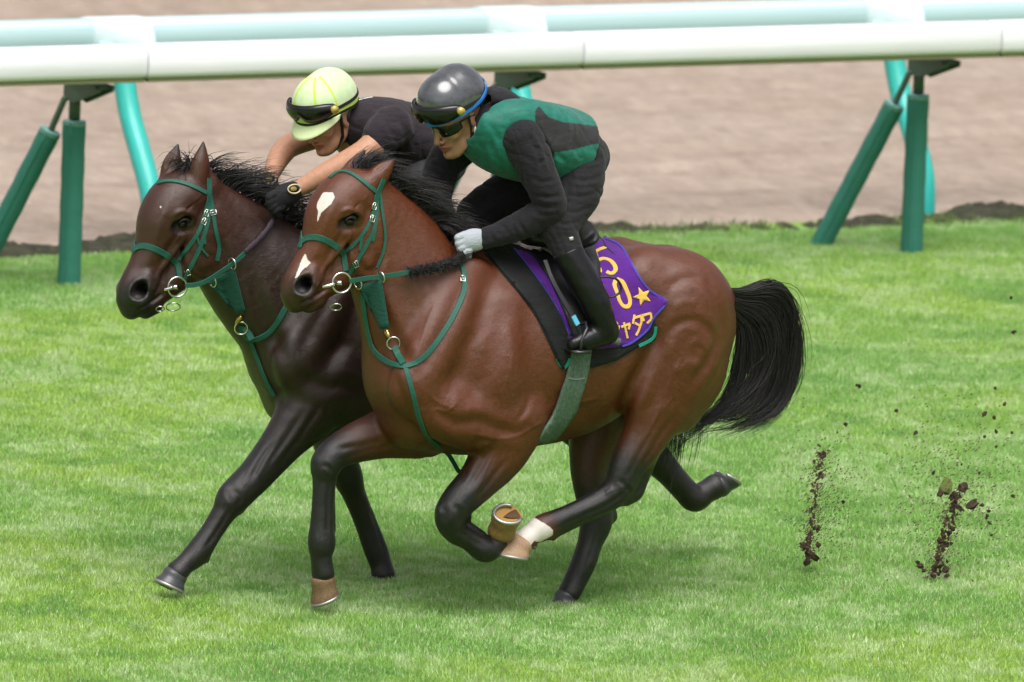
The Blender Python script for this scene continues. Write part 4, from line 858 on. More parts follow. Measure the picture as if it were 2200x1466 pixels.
def martingale(label, y0, bv, d, base):
    r = empty('martingale', base, label, 'martingale', 'martingales')
    strap('neck_strap', bv, d['neck'], .024, m_strap, r, .005, .004, y0)
    strap('breast_strap', bv, d['breast'], .022, m_strap, r, .004, .004, y0)
    B = [Vector(P(x, y, y0+l)) for x, y, l in d['bib']]   # top far, top near, bottom near, bottom far
    k = 8; V = []
    for i in range(k+1):
        for j in range(k+1):
            a = B[0].lerp(B[1], j/k); b = B[3].lerp(B[2], j/k); p = a.lerp(b, i/k)
            p = p+Vector((-.03*math.sin(math.pi*j/k)*(1-.4*i/k), 0, -.012*math.sin(math.pi*j/k)*(1-i/k))); V.append(front(bv, p, .014))
    F = [(i*(k+1)+j, i*(k+1)+j+1, (i+1)*(k+1)+j+1, (i+1)*(k+1)+j) for i in range(k) for j in range(k)]
    o = mk('bib', V, F, m_bib, r); sm_ = o.modifiers.new('thickness', 'SOLIDIFY'); sm_.thickness = .006; sm_.offset = 0
    for t, l in d['rings']: ring('rein_ring', front(bv, P(t[0], t[1], y0+l), .02), .024, .0034, m_steel, r, (1, .2, .25))
    a, b = front(bv, P(*d['snap'][0], y0+d['snap'][2]), .016), front(bv, P(*d['snap'][1], y0+d['snap'][2]), .016)
    mb = MB(); mb.tube([a, a.lerp(b, .3), a.lerp(b, .35), a.lerp(b, .7), b], [.010, .007, .012, .009, .005], 10); mb.ball(a.lerp(b, .3), .012); mb.build('brass_snap', m_brass, r)
    c = front(bv, P(*d['oring'], y0+d['snap'][2]), .012); ring('chest_ring', c, .027, .0035, m_steel, r, (.45, 1, .15))
    e = [front(bv, P(x, y, y0+l), .01) for x, y, l in d['tab']]; freestrap('tab', e, .028, m_strap, r, (-.5, -1, .1))
    for x, y, a_ in d['buckles']: buckle(r, bv, x, y, a_)
    return r
MT1 = martingale('green martingale round the neck of the starred bay, ring on its chest', 0.0, bv1, dict(
  neck=[(985, 560), (995, 583), (997, 620), (984, 658), (957, 707), (920, 757), (886, 783), (859, 787), (825, 772), (803, 750), (794, 722), (788, 694), (783, 660), (779, 630)],
  breast=[(872, 790), (888, 850), (900, 895), (918, 935), (945, 962)],
  bib=[(770, 605, .05), (819, 600, -.15), (837, 707, -.17), (820, 707, -.12)], rings=[((818, 596), -.145), ((772, 604), .09)],
  snap=((828, 708), (838, 728), -.11), oring=(846, 738), tab=[(848, 746, -.125), (858, 764, -.13), (868, 784, -.135)], buckles=[(993, 600, 1.4)]), P(860, 780, 0))
l_ = [Vector(P(945, 962, -.06)), Vector(P(962, 975, -.05)), Vector(P(975, 995, -.04)), Vector(P(988, 1014, -.02)), Vector(P(1010, 1005, .0)), Vector(P(1060, 965, 0))]
freestrap('girth_strap', l_, .020, m_strap, MT1)
MT2 = martingale('green martingale hanging from the reins of the almost black horse', 0.8, bv2, dict(
  neck=[(650, 560), (640, 610), (612, 662), (591, 700), (568, 721), (541, 730), (526, 721), (519, 700)],
  breast=[(540, 734), (553, 768), (572, 817), (590, 850)],
  bib=[(448, 602, .05), (504, 578, -.165), (528, 672, -.15), (511, 674, -.10)], rings=[((499, 567), -.16), ((455, 598), .10)],
  snap=((520, 676), (506, 698), -.07), oring=(520, 702), tab=[(524, 704, -.09), (534, 716, -.1), (541, 730, -.11)], buckles=[]), P(520, 700, .8))

# saddle pad, number cloth, saddle
m_num = cloth('black_saddle_pad', (.011, .012, .012), .7, .4, 18, .1)
m_purple = cloth('purple_number_cloth', (.085, .014, .21), .85, .35, 14, .25, .1)
m_gold = cloth('yellow_applique', (.72, .44, .085), .85, .1, 40, .1, .06)
m_bluet = simple('blue_edging', (.06, .05, .36), .7, .3)
m_tealt = simple('teal_edging', (.01, .22, .16), .7, .3)
m_girth = simple('pale_green_girth', (.085, .135, .098), .75, .3, var=.3, vs=25, bump=.4, bs=120)
padr = empty('saddle_pad', P(1230, 650, 0), 'black leather saddle pad with teal edging under the purple cloth', 'saddle pad')
pol = [(1038, 538), (1062, 568), (1090, 600), (1118, 634), (1145, 668), (1172, 718), (1190, 756), (1206, 792), (1216, 790), (1224, 768), (1240, 775), (1270, 790), (1320, 775), (1370, 746), (1405, 728), (1410, 700), (1380, 640), (1330, 560), (1290, 518), (1200, 522), (1090, 514)]
o, bvp = patch('pad', bv1, pol, m_num, padr, .004, .008, 9, 0, 0.0, 8, .0015)
strap('edging', [bvp, bv1], [(1196, 770), (1206, 790), (1216, 790), (1224, 770)], .012, m_tealt, padr, .004, .001); strap('edging', [bvp, bv1], [(1372, 744), (1404, 726), (1408, 702)], .014, m_tealt, padr, .004, .001)
strap('welt', [bvp, bv1], [(1042, 545), (1090, 600), (1145, 668), (1172, 718), (1200, 778)], .010, m_black, padr, .005, .001)
cl = empty('number_cloth', P(1330, 620, 0), 'purple cloth with yellow numerals, star and kana behind the rider in green', 'saddle cloth')
pol = [(1087, 514), (1105, 533), (1124, 557), (1160, 603), (1197, 660), (1219, 708), (1226, 738), (1280, 750), (1333, 745), (1357, 738), (1394, 708), (1404, 684), (1434, 648), (1412, 634), (1394, 621), (1377, 600), (1364, 578), (1345, 545), (1329, 524), (1300, 512), (1220, 516), (1150, 516)]
o, bvc = patch('cloth', [bvp, bv1], pol, m_purple, cl, .004, .004, 7, 0, 0.0, 5, .0022)
strap('blue_edging', [bvc, bvp, bv1], [(1087, 514), (1124, 557), (1160, 603), (1197, 660), (1219, 708), (1226, 736)], .010, m_bluet, cl, .003, .0005)
strap('blue_edging', [bvc, bvp, bv1], [(1336, 744), (1357, 737), (1393, 707), (1403, 684), (1433, 648), (1412, 635), (1394, 622), (1377, 601), (1364, 579), (1346, 546), (1330, 526), (1302, 514)], .009, m_bluet, cl, .003, .0005)
def glyph(name, strokes, w):
    mb = MB()
    for s_ in strokes:
        A = respx(s_, 3) if len(s_) > 2 else np.array([np.array(s_[0])*(1-t)+np.array(s_[1])*t for t in np.linspace(0, 1, 8)])
        H = [hit(bvc, *a) for a in A]; N = [h[1] for h in H]; pts = [h[0]+h[1]*.0012 for h in H]; mb.add(*ribbon(pts, N, w/PXM, .0018))
    return mb.build(name, m_gold, cl, False)
def seg(*p):
    out = []
    for a, b in zip(p[:-1], p[1:]): out.append([a, b])
    return out
glyph('numeral', [[(1300, 532), (1289, 536), (1277, 542)], [(1278, 541), (1283, 560)], [(1283, 560), (1297, 556), (1312, 561), (1321, 572), (1322, 582), (1313, 588), (1303, 584)]], 9.5)
glyph('numeral', [[(1286, 572), (1290, 580), (1290, 586)]], 6)
glyph('numeral', [[(1325, 601), (1337, 606), (1346, 624), (1353, 644), (1351, 657), (1341, 659), (1332, 649), (1326, 631), (1320, 612), (1325, 601), (1330, 602)]], 9.5)
glyph('numeral', [[(1305, 648), (1309, 660), (1310, 668)]], 6)
glyph('kana', seg((1379, 678), (1383, 690))+seg((1378, 679), (1398, 673), (1399, 686), (1390, 695)), 5.5)
glyph('kana', seg((1363, 677), (1359, 696))+seg((1361, 684), (1377, 679), (1378, 692), (1371, 712), (1366, 721))+seg((1363, 694), (1376, 701)), 5.5)
glyph('kana', seg((1334, 703), (1353, 696), (1350, 708))+seg((1340, 693), (1348, 727)), 5.5)
glyph('kana', seg((1320, 690), (1327, 697))+seg((1321, 702), (1327, 712), (1330, 700)), 5)
A = []
for i in range(10):
    a = math.radians(-113+36*i); R = 21.5 if i % 2 == 0 else 9
    A.append((1380+R*math.cos(a), 637+R*math.sin(a)))
patch('star', bvc, A, m_gold, cl, .0012, .0018, 6, 0, None, 1)
sd = empty('saddle', P(1200, 560, 0), 'small black racing saddle with steel stirrups under the rider in green', 'saddle')
o, bvf = patch('flap', [bvc, bvp, bv1], [(1108, 520), (1148, 553), (1182, 606), (1212, 672), (1232, 728), (1262, 738), (1292, 672), (1288, 570), (1268, 505), (1190, 512)], m_black, sd, .006, .006, 9, 0, 0.0, 6)
s_ = Sdf(.005); s_.chain(px([(1138, 508, 0, 20, 1.8, 0), (1165, 514, 0, 17, 3.2, 0), (1210, 520, 0, 15, 4.4, 0), (1232, 510, 0, 19, 4.6, 0), (1243, 500, 0, 22, 3.8, 0)]), .02)
s_.chain(px([(1250, 497, -.05, 24, .8, 0), (1254, 499, -.10, 27, .6, 0)]), .02)
V, Q, f = s_.mesh(2); mk('seat', V, Q, m_black, sd)
m_seatg = simple('worn_grey_leather', (.21, .21, .215), .6, .4, var=.2, vs=40)
patch('knee_roll', bvc, [(1148, 520), (1165, 512), (1185, 520), (1205, 540), (1214, 568), (1204, 574), (1180, 552), (1160, 540)], m_seatg, sd, .016, .012, 7, 0, None, 4)
o, bvg = patch('girth', bv1, [(1268, 750), (1225, 750), (1222, 775), (1213, 811), (1191, 873), (1167, 922), (1150, 962), (1173, 956), (1203, 928), (1237, 879), (1253, 830), (1262, 793)], m_girth, sd, .006, .012, 8, 0, 0.0, 5)
strap('girth_tape', bvg, [(1222, 812), (1240, 816), (1256, 812)], .006, m_seatg, sd, .002, .001)
def leg3(x, y, l): return Vector(P(x, y, l))
freestrap('stirrup_leather', [leg3(1170, 560, -.245), leg3(1185, 600, -.29), leg3(1212, 650, -.325), leg3(1236, 692, -.345), leg3(1252, 728, -.35)], .020, m_black, sd, (0, -1, .1), .006)
freestrap('blue_tape', [leg3(1231, 679, -.349), leg3(1236, 689, -.352), leg3(1241, 698, -.355)], .023, simple('light_blue_tape', (.10, .42, .62), .5), sd, (0, -1, .1), .006)
mb = MB(); c = leg3(1248, 742, -.34)
fw = Vector((1, .0, 0)); mb.tube([c+Vector((-.03, -.05, -.02)), c+Vector((-.03, -.055, .03)), c+Vector((0, -.045, .075)), c+Vector((.02, 0, .095)), c+Vector((0, .045, .075)), c+Vector((-.03, .055, .03)), c+Vector((-.03, .05, -.02))], .007, 8)
mb.box(c+Vector((-.02, 0, -.022)), ((1, 0, 0), (0, 1, 0), (0, 0, 1)), (.035, .058, .006)); mb.build('stirrup_iron', simple('dull_black_steel', (.05, .05, .052), .35, .5, .6), sd)
c = leg3(1300, 617, -.35); mb = MB()
pts = [leg3(1288, 596, -.33), leg3(1305, 595, -.34), leg3(1324, 600, -.35), leg3(1334, 614, -.35), leg3(1332, 628, -.35), leg3(1318, 637, -.345), leg3(1300, 638, -.34), leg3(1288, 634, -.33)]
A = catmull([tuple(p) for p in pts], 5); mb.tube(A, .0075, 8, oval=((0, 1, 0), .7)); mb.build('strap_loop', m_black, sd)

# ------------------------------------------------------------------ riders
def skin_mat(name, c):
    t = NT(name); a = t.attr('tone').outputs['Fac']
    f = t.noise(45, 4); s0 = t.ramp(f, [(.3, tuple(x*.88 for x in c)), (.7, tuple(x*1.1 for x in c))])
    k = t.ramp(a, [(0, (0, 0, 0)), (.45, (1, 1, 1))]); k2 = t.ramp(a, [(.55, (0, 0, 0)), (.85, (1, 1, 1))])
    t.set(Base_Color=t.mix(k2, t.mix(k, s0, (c[0]*.78, c[1]*.48, c[2]*.48)), (.018, .014, .013)), Roughness=.5, Specular_IOR_Level=.4, Subsurface_Weight=.08, Subsurface_Scale=.01)
    t.b.inputs['Subsurface Radius'].default_value = (1, .35, .2)
    t.bump(t.noise(500, 3), .08, .002); return t.m
m_shirt = cloth('black_jersey', (.0115, .0105, .0135), .85, .55, 20, .3, .2)
m_pants = cloth('black_breeches', (.0115, .0108, .0130), .8, .5, 17, .25, .2)
m_tee = cloth('plum_black_tee', (.022, .0165, .0215), .9, .5, 18, .3, .25)
m_grey = cloth('dark_grey_breeches', (.034, .033, .038), .85, .45, 16, .25, .2)
t = NT('green_vest_with_black_sides'); a = t.attr('panel').outputs['Fac']; f = t.noise(16, 4)
t.set(Base_Color=t.mix(a, t.ramp(f, [(.3, (.002, .100, .074)), (.7, (.004, .150, .110))]), (.0135, .0125, .0150)), Roughness=.6, Specular_IOR_Level=.35, Sheen_Weight=.15)
t.bump(t.noise(9, 3, .5, t.pos((1, 1.2, 2.2), (0, .5, 0))), .6, .014); m_vest = t.m
m_boot = simple('polished_black_boot', (.007, .007, .008), .30, .30, var=.3, vs=30, bump=.3, bs=22)
m_sole2 = simple('grey_boot_heel', (.16, .16, .165), .6)
m_gwhite = cloth('pale_grey_glove', (.37, .395, .45), .8, .35, 60, .1, .06)
m_gblack = cloth('black_glove', (.012, .012, .014), .7, .4, 60, .1, .2)
m_cream = simple('cream_glove_trim', (.62, .50, .34), .7); m_gold2 = simple('gold_badge', (.50, .37, .10), .45, .5, .3)
t = NT('glossy_black_helmet'); t.set(Base_Color=t.ramp(t.noise(7, 3), [(.35, (.030, .032, .038)), (.7, (.065, .068, .078))]), Roughness=.24, Specular_IOR_Level=.7, Coat_Weight=1.0, Coat_Roughness=.06); m_hblack = t.m
t = NT('lime_helmet_cover'); f = t.noise(9, 3)
t.set(Base_Color=t.ramp(f, [(.3, (.47, .60, .33)), (.7, (.56, .68, .42))]), Roughness=.8, Sheen_Weight=.2); t.bump(t.noise(18, 3, .5, t.pos((1, 1.6, .8))), .5, .01); m_lime = t.m
m_limeb = simple('bright_lime_band', (.48, .64, .08), .7); m_brim = simple('pale_lime_peak', (.66, .76, .42), .6)
m_lens = simple('black_lens', (.006, .006, .007), .20, .45, var=.1); m_rubber = simple('black_elastic', (.012, .011, .011), .7, .3)
m_blue = simple('blue_band', (.012, .16, .52), .5, .4)
m_clear = simple('clear_buckle', (.45, .45, .43), .25, .5)

def rider(label, y0, D):
    root = empty('person', (*P(*D['base'], y0)[:2], 0), label, 'person')
    p_, w_ = math.radians(D['pitch']), math.radians(D['yaw'])
    f = np.array([-math.cos(p_)*math.cos(w_), -math.cos(p_)*math.sin(w_), -math.sin(p_)]); l = np.array([math.sin(w_), -math.cos(w_), 0]); u = np.cross(f, l)
    O = np.array(P(*D['head'], y0)); k = D['hk']
    def L(a, b, c): return O+k*(f*a+l*b+u*c)
    def hr(rows): return [(*L(*r[:3]), r[3]*k, *(tuple(r[4:])+(1.0, 0.0)[len(r)-4:])) for r in rows]
    B = Sdf(.004)
    def hc(rows, kk=.015, op=1): B.chain(hr(rows), kk, op, lat=l)
    def sym(rows, kk=.012, op=1):
        hc(rows, kk, op); hc([(r[0], -r[1], *r[2:]) for r in rows], kk, op)
    hc([(-.028, 0, .02, .080, .92, D['hair']), (.022, 0, .022, .080, .9, D['hair'])])
    hc([(.050, 0, -.005, .050, 1.0), (.052, 0, -.06, .044, 1.02), (.060, 0, -.105, .028, 1.0)], .03)
    sym([(-.012, .052, -.045, .024), (.008, .046, -.088, .021), (.055, .016, -.118, .019)], .03)
    sym([(.062, .040, -.038, .017)], .025); sym([(.088, .010, .006, .010), (.078, .040, .006, .010)], .015)
    sym([(.094, .017, -.0165, .009), (.084, .045, -.017, .009)], .010, -1); sym([(.083, .030, -.018, .0125, 1, .0)], .006)
    sym([(.096, .016, .004, .0035, 1, .9), (.088, .044, .005, .003, 1, .9)], .003)
    hc([(.094, 0, -.004, .009), (.112, 0, -.036, .011), (.119, 0, -.049, .011)], .008); sym([(.104, .014, -.053, .008)], .006)
    hc([(.086, -.024, -.080, .005, 1, .5), (.102, 0, -.074, .008, 1, .5), (.086, .024, -.080, .005, 1, .5)], .004); hc([(.090, -.026, -.0835, .002, 1, .75), (.106, 0, -.0825, .0025, 1, .75), (.090, .026, -.0835, .002, 1, .75)], .003, -2)
    hc([(.085, -.018, -.086, .006, 1, .5), (.096, 0, -.091, .008, 1, .5), (.085, .018, -.086, .006, 1, .5)], .006)
    hc([(.083, 0, -.117, .016), (.07, 0, -.12, .016)], .018)
    sym([(-.012, .078, .008, .015, .5), (-.004, .080, -.012, .014, .5), (-.010, .077, -.038, .010, .5)], .006); sym([(-.004, .090, -.006, .009, .6), (-.006, .088, -.024, .006, .6)], .004, -1)
    hc([(-.03, 0, -.05, .052, 1, .0), (-.055, 0, -.12, .054), (-.08, 0, -.17, .056)], .03)
    sl = lambda rows, d: px([(*r[:3], max(6, r[3]-d), *r[4:]) for r in rows], y0)
    B.chain(sl(D['torso'], 9), .03); B.chain(sl(D['pelvis'], 9), .03)
    for a in D['arms']: B.chain(sl([(*r[:3], r[3]-(9, 5)[i] if i < 2 and not a.get('slim', 7) else r[3], *r[4:]) for i, r in enumerate(a['rows'])], a.get('slim', 7)), .02)
    for a in D['legs']: B.chain(sl(a['thigh'], 8), .02); B.chain(sl(a['shin'], 8), .02)
    V, Q, c = B.mesh(2); o = mk('body', V, Q, D['skin'], root); setattr_(o, 'tone', np.clip(c, 0, 1))
    # jersey
    J = Sdf(.0045); J.chain(px(D['torso'], y0), .03)
    for a in D['arms']: J.chain(px(a['rows'][:a['sleeve']], y0), .025)
    for rows in D['collar']: J.chain(px(rows, y0), .02)
    fl = D['fold']
    def folds(X, Y, Z, d):
        w1 = 1.6*np.sin(X*21+Y*17+1)+1.3*np.sin(Z*27-Y*13+2); w2 = 1.5*np.sin(Z*19+X*12)+1.2*np.sin(Y*31-X*23+.5)
        a = np.abs(np.sin(X*22-Z*34+Y*15+w1)); b_ = np.abs(np.sin(X*37+Z*23-Y*28+w2)); m_ = .5+.5*np.sin(X*13+Z*17+Y*9+w2)
        return d+fl*1.7*(1-a)**3*m_+fl*1.2*(1-b_)**3*(1-m_)-fl*.3*(a+b_)
    J.post.append(folds)
    for rows in D.get('cuts', []): J.chain(px(rows, y0), .006, -1)
    V, Q, c = J.mesh(2); V = carve(V, Q, D['creases']); o = mk('shirt', V, Q, D['mshirt'], root); SH = (V, Q)
    # breeches
    T = Sdf(.0045); T.chain(px(D['pelvis'], y0), .03)
    for a in D['legs']: T.chain(px(a['thigh'], y0), .025); T.chain(px(a['shin'][:2], y0), .02)
    T.post.append(folds); V, Q, c = T.mesh(2); V = carve(V, Q, D['leg_creases']); mk('breeches', V, Q, D['mpants'], root); BRE = (V, Q)
    for a in D['legs']:
        b = Sdf(.004); b.chain(px([(*r[:3], r[3]+1.5, *r[4:]) for r in a['shin']], y0), .02); b.chain(px(a['foot'], y0), .022)
        top = np.array(P(*a['shin'][0][:2], y0+a['shin'][0][2])); ax = np.array(P(*a['shin'][2][:2], y0+a['shin'][2][2]))-top; L_ = np.linalg.norm(ax); ax /= L_
        c0 = top+ax*a.get('cut', .075)
        b.post.append(lambda X, Y, Z, d, c0=c0, ax=ax: np.maximum(d, -((X-c0[0])*ax[0]+(Y-c0[1])*ax[1]+(Z-c0[2])*ax[2])))
        b.post.append(lambda X, Y, Z, d: d+.0016*np.sin(Z*95+X*60)*np.sin(X*80+Y*40)*.5)
        V, Q, c = b.mesh(1); bo = mk('boot', V, Q, m_boot, root)
        if 'heel' in a:
            mb = MB(); h = [Vector(P(x, y, y0+q)) for x, y, q in a['heel']]; mb.tube(h, .016, 10); mb.build('heel', m_sole2, bo)
    # helmet
    H = Sdf(.0035); e = D['hel']
    H.chain([(*L(-.034, 0, e), .117*k, .90, 0), (*L(.024, 0, e+.002), .113*k, .88, 0)], .02, 1, lat=l)
    n = u*1.0+f*D['tilt']; n /= np.linalg.norm(n); c0 = L(0, 0, D['rim'])
    H.post.append(lambda X, Y, Z, d: np.maximum(d, -((X-c0[0])*n[0]+(Y-c0[1])*n[1]+(Z-c0[2])*n[2])))
    ear = [L(-.008, s_*.11, -.015) for s_ in (-1, 1)]
    for q in ear: H.chain([(*q, .036*k, 1, 0), (*(q-u*.05), .036*k, 1, 0)], .012, -1)
    V, Q, c = H.mesh(1); hel = mk('helmet', V, Q, D['mhel'], root); bh = bvh_of(V, Q)
    return root, L, hr, (f, l, u, k), hel, bh, SH, BRE, (V, Q)

def band(name, bh, L, pts, w, m, parent, th=.004, off=.001, O=(0, 0, .05)):
    """a strap round the helmet: pts are directions seen from inside the helmet (head frame)"""
    A = catmull(pts, 6); Pn = []; N = []
    o = Vector(L(*O))
    for a in A:
        d = (Vector(L(*a))-o).normalized(); h = bh.ray_cast(o+d*.3, -d)
        q = h[0] if h[0] is not None else o+d*.13
        Pn.append(q+d*off); N.append(d)
    mb = MB(); mb.add(*ribbon(Pn, N, w, th)); return mb.build(name, m, parent, False)
def shell(name, L, th, top, bot, pos, m, parent, thick, rows=7):
    """a curved sheet wrapped round the head between two heights"""
    V = []; n_ = len(th)
    for i in range(rows):
        w = i/(rows-1)
        for t_ in th: q = pos(t_, w); V.append(L(q[0], q[1], top(t_)*(1-w)+bot(t_)*w))
    F = [(i*n_+j, (i+1)*n_+j, (i+1)*n_+j+1, i*n_+j+1) for i in range(rows-1) for j in range(n_-1)]
    o = mk(name, V, F, m, parent); sm_ = o.modifiers.new('thickness', 'SOLIDIFY'); sm_.thickness = thick; sm_.offset = 0; return o
def goggles(root, L, hr, ax, hel, bh, e, rad=(.134, .114), disc=True):
    f, l, u, k = ax; th = np.linspace(-1.18, 1.18, 33)
    top = lambda t_: e+.034*(1-abs(t_/1.18)**4)**.5*(1-.15*abs(t_)); bot = lambda t_: e-.036*(1-abs(t_/1.18)**4)**.5*(1-.12*abs(t_))+.024*math.exp(-(t_/.16)**2)
    o = shell('goggles', L, th, top, bot, lambda t_, w: (-.005+(rad[0]+.012*math.sin(math.pi*w))*math.cos(t_)*1.05, (rad[1]+.012*math.sin(math.pi*w))*math.sin(t_)*1.05), m_lens, root, .012)
    mb = MB(); ed = [Vector(L(-.005+rad[0]*math.cos(t_)*1.07, rad[1]*math.sin(t_)*1.07, top(t_))) for t_ in th]+[Vector(L(-.005+rad[0]*math.cos(t_)*1.07, rad[1]*math.sin(t_)*1.07, bot(t_))) for t_ in th[::-1]]
    mb.tube(ed+[ed[0]], .0042, 8, cap=False); mb.build('frame', m_rubber, o)
    for s_ in (1,):
        a = Vector(L(.072, s_*.128, e)); n_ = Vector(l*s_*.93+f*.36).normalized(); mb = MB(); mb.tube([a-n_*.012, a+n_*.006], .0165, 18); mb.build('badge', m_gold2, o)
    return o
def fist(name, y0, wrist, knuck, m, parent, R=9.0, thumb=(0, -18, 0), finger_dir=(-14, 6, 0), curl=(10, 16, .03), palm=(22, 22), across=((-4, -16, -.005), (6, 16, -.01))):
    """closed hand: wrist and knuckle centre (x, y, lateral); four fingers laid across, each bent twice round the rein; thumb over the top"""
    g = Sdf(.0028); g.chain(px([(*wrist, palm[0]*.85, .75, 0), ((wrist[0]+knuck[0])/2, (wrist[1]+knuck[1])/2, (wrist[2]+knuck[2])/2, palm[0], .72, 0), (*knuck, palm[1]*.82, .7, 0)], y0), .012)
    for i in range(4):
        t = i/3; a0 = [knuck[j]+across[0][j]*(1-t)+across[1][j]*t for j in range(3)]
        ln = (.92, 1.05, 1.0, .8)[i]
        a1 = [a0[j]+finger_dir[j]*ln for j in range(3)]; a2 = [a1[j]+curl[j]*ln*.8 for j in range(3)]; a3 = [a2[j]+(curl[0]*.9, curl[1]*.1, curl[2]*.8)[j]*ln for j in range(3)]
        g.chain(px([(*a0, R, 1, 0), (*a1, R*.97, 1, 0), (*a2, R*.9, 1, 0), (*a3, R*.8, 1, 0)], y0), .005)
    b0 = [wrist[j]*.45+knuck[j]*.55 for j in range(3)]
    g.chain(px([(b0[0]+4, b0[1]-8, b0[2]-.012, R*1.1, 1, 0), (b0[0]+thumb[0]*.5, b0[1]+thumb[1], b0[2]+.008, R, 1, 0), (b0[0]+thumb[0]-12, b0[1]+thumb[1]+4, b0[2]+.02, R*.85, 1, 0)], y0), .006)
    V, Q, c = g.mesh(1); return mk(name, V, Q, m, parent)

sk1 = skin_mat('tanned_skin', (.29, .15, .09)); sk2 = skin_mat('fair_tanned_skin', (.44, .225, .14))
legn = dict(thigh=[(1243, 350, -.10, 58, 1, 0), (1240, 405, -.15, 55, 1, 0), (1220, 452, -.185, 46, 1, 0), (1199, 488, -.22, 41, 1, 0)],
  shin=[(1200, 490, -.22, 39, 1, 0), (1221, 545, -.27, 33, 1, 0), (1246, 590, -.30, 33, 1, 0), (1274, 640, -.33, 32, 1, 0), (1293, 685, -.345, 27, 1, 0), (1301, 706, -.345, 25, 1, 0)],
  foot=[(1308, 716, -.345, 23, .8, 0), (1280, 724, -.345, 24, .85, 0), (1250, 734, -.345, 20, 1.0, 0), (1232, 740, -.345, 15, 1.0, 0)], heel=[(1312, 727, -.345), (1330, 735, -.345)], cut=.11)
legf = dict(thigh=[(1195, 360, .10, 58, 1, 0), (1115, 405, .16, 52, 1, 0), (1050, 438, .2, 44, 1, 0), (1024, 458, .21, 40, 1, 0)],
  shin=[(1022, 460, .21, 39, 1, 0), (1050, 520, .28, 36, 1, 0), (1080, 590, .32, 34, 1, 0), (1105, 650, .34, 30, 1, 0), (1118, 690, .345, 26, 1, 0)], foot=[(1125, 705, .345, 21, .8, 0), (1100, 715, .345, 20, .85, 0), (1065, 725, .345, 15, 1, 0)], cut=.11)
R1, L1, hr1, ax1, hel1, bh1, SH1, BRE1, HV1 = rider('rider in a green vest with black sides, black helmet, sunglasses and pale gloves', 0.0, dict(
  base=(1180, 560), creases=[([(1156, 418), (1178, 424), (1202, 422)], 4.5, 7), ([(1150, 436), (1175, 444), (1206, 440)], 4.5, 8), ([(1142, 450), (1165, 464), (1195, 462)], 4.5, 7), ([(1126, 276), (1150, 320), (1168, 370)], 5, 6), ([(1150, 272), (1174, 330), (1188, 380)], 5, 6), ([(1098, 300), (1110, 345), (1132, 395)], 6, 6), ([(1108, 472), (1128, 500)], 4.5, 6), ([(1080, 485), (1096, 508)], 4.5, 5), ([(1052, 496), (1062, 520)], 4, 5), ([(1120, 330), (1150, 350), (1170, 345)], 5, 5), ([(1142, 380), (1165, 392), (1192, 386)], 5, 6), ([(930, 330), (945, 370)], 5, 6), ([(920, 400), (945, 415)], 5, 6), ([(1045, 235), (1075, 240), (1100, 232)], 5, 5)],
  leg_creases=[([(1306, 300), (1275, 318), (1240, 322)], 5, 7), ([(1312, 330), (1275, 346), (1230, 350)], 5, 7), ([(1306, 370), (1265, 388), (1222, 385)], 5, 7), ([(1290, 410), (1255, 422), (1212, 418)], 5, 7), ([(1268, 446), (1235, 456), (1200, 450)], 4.5, 7), ([(1248, 474), (1220, 482), (1190, 474)], 4.5, 6), ([(1285, 280), (1298, 340), (1282, 410), (1258, 460)], 6, -5), ([(1225, 360), (1222, 410), (1205, 455)], 6, 6), ([(1100, 400), (1060, 430)], 6, 6), ([(1080, 440), (1040, 470)], 5, 6)],
  pitch=25, yaw=16, head=(977, 249), hk=1.15, hair=0.0, skin=sk1, mshirt=m_shirt, mpants=m_pants, mhel=m_hblack, hel=.066, tilt=-.02, rim=.030, fold=.0034,
  torso=[(1040, 280, 0, 58, 1.3, 0), (1085, 292, 0, 76, 1.42, 0), (1150, 302, 0, 82, 1.36, 0), (1212, 314, 0, 70, 1.32, 0), (1245, 330, 0, 55, 1.3, 0)],
  pelvis=[(1225, 325, 0, 52, 1.3, 0), (1250, 335, 0, 55, 1.35, 0)],
  arms=[dict(rows=[(1120, 296, -.18, 45, 1, 0), (1148, 355, -.215, 42, 1, 0), (1174, 415, -.24, 37, 1, 0), (1180, 447, -.235, 36, 1, 0), (1148, 470, -.2, 33, 1, 0), (1092, 496, -.15, 28, 1, 0), (1042, 513, -.115, 23, 1, 0), (1030, 516, -.11, 20, 1, 0)], sleeve=7),
        dict(rows=[(1015, 298, .18, 43, 1, 0), (962, 340, .2, 41, 1, 0), (940, 395, .2, 37, 1, 0), (938, 430, .19, 33, 1, 0), (952, 462, .12, 27, 1, 0), (972, 495, .06, 21, 1, 0), (980, 508, .05, 19, 1, 0)], sleeve=6)],
  legs=[legn, legf], collar=[[(1042, 262, 0, 36, 1.2, 0), (1030, 285, 0, 34, 1.2, 0)], [(1050, 210, 0, 22, 2.3, 0), (1074, 214, 0, 26, 2.5, 0), (1098, 236, 0, 28, 2.4, 0)]],
  cuts=[[(1040, 212, -.02, 12, 2.2, 0), (1052, 208, -.02, 9, 2.2, 0)]]))
ve = Sdf(.004)
rows = [(1026, 290, 0, 50, 1.3, 0), (1040, 283, 0, 63, 1.34, 0), (1085, 296, 0, 82, 1.46, 0), (1150, 306, 0, 90, 1.40, 0), (1212, 312, 0, 82, 1.38, 0), (1244, 322, 0, 73, 1.38, 0), (1262, 328, 0, 70, 1.34, 0)]
ve.chain(px(rows), .02)
for sgn in (1, -1):
    R = px([(1052, 268, -.09, 42, 1, 0), (1100, 258, -.125, 45, 1, 0), (1150, 262, -.13, 47, 1, 0), (1200, 285, -.12, 52, 1, 0)]); ve.chain([(r[0], sgn*r[1], *r[2:]) for r in R], .03)
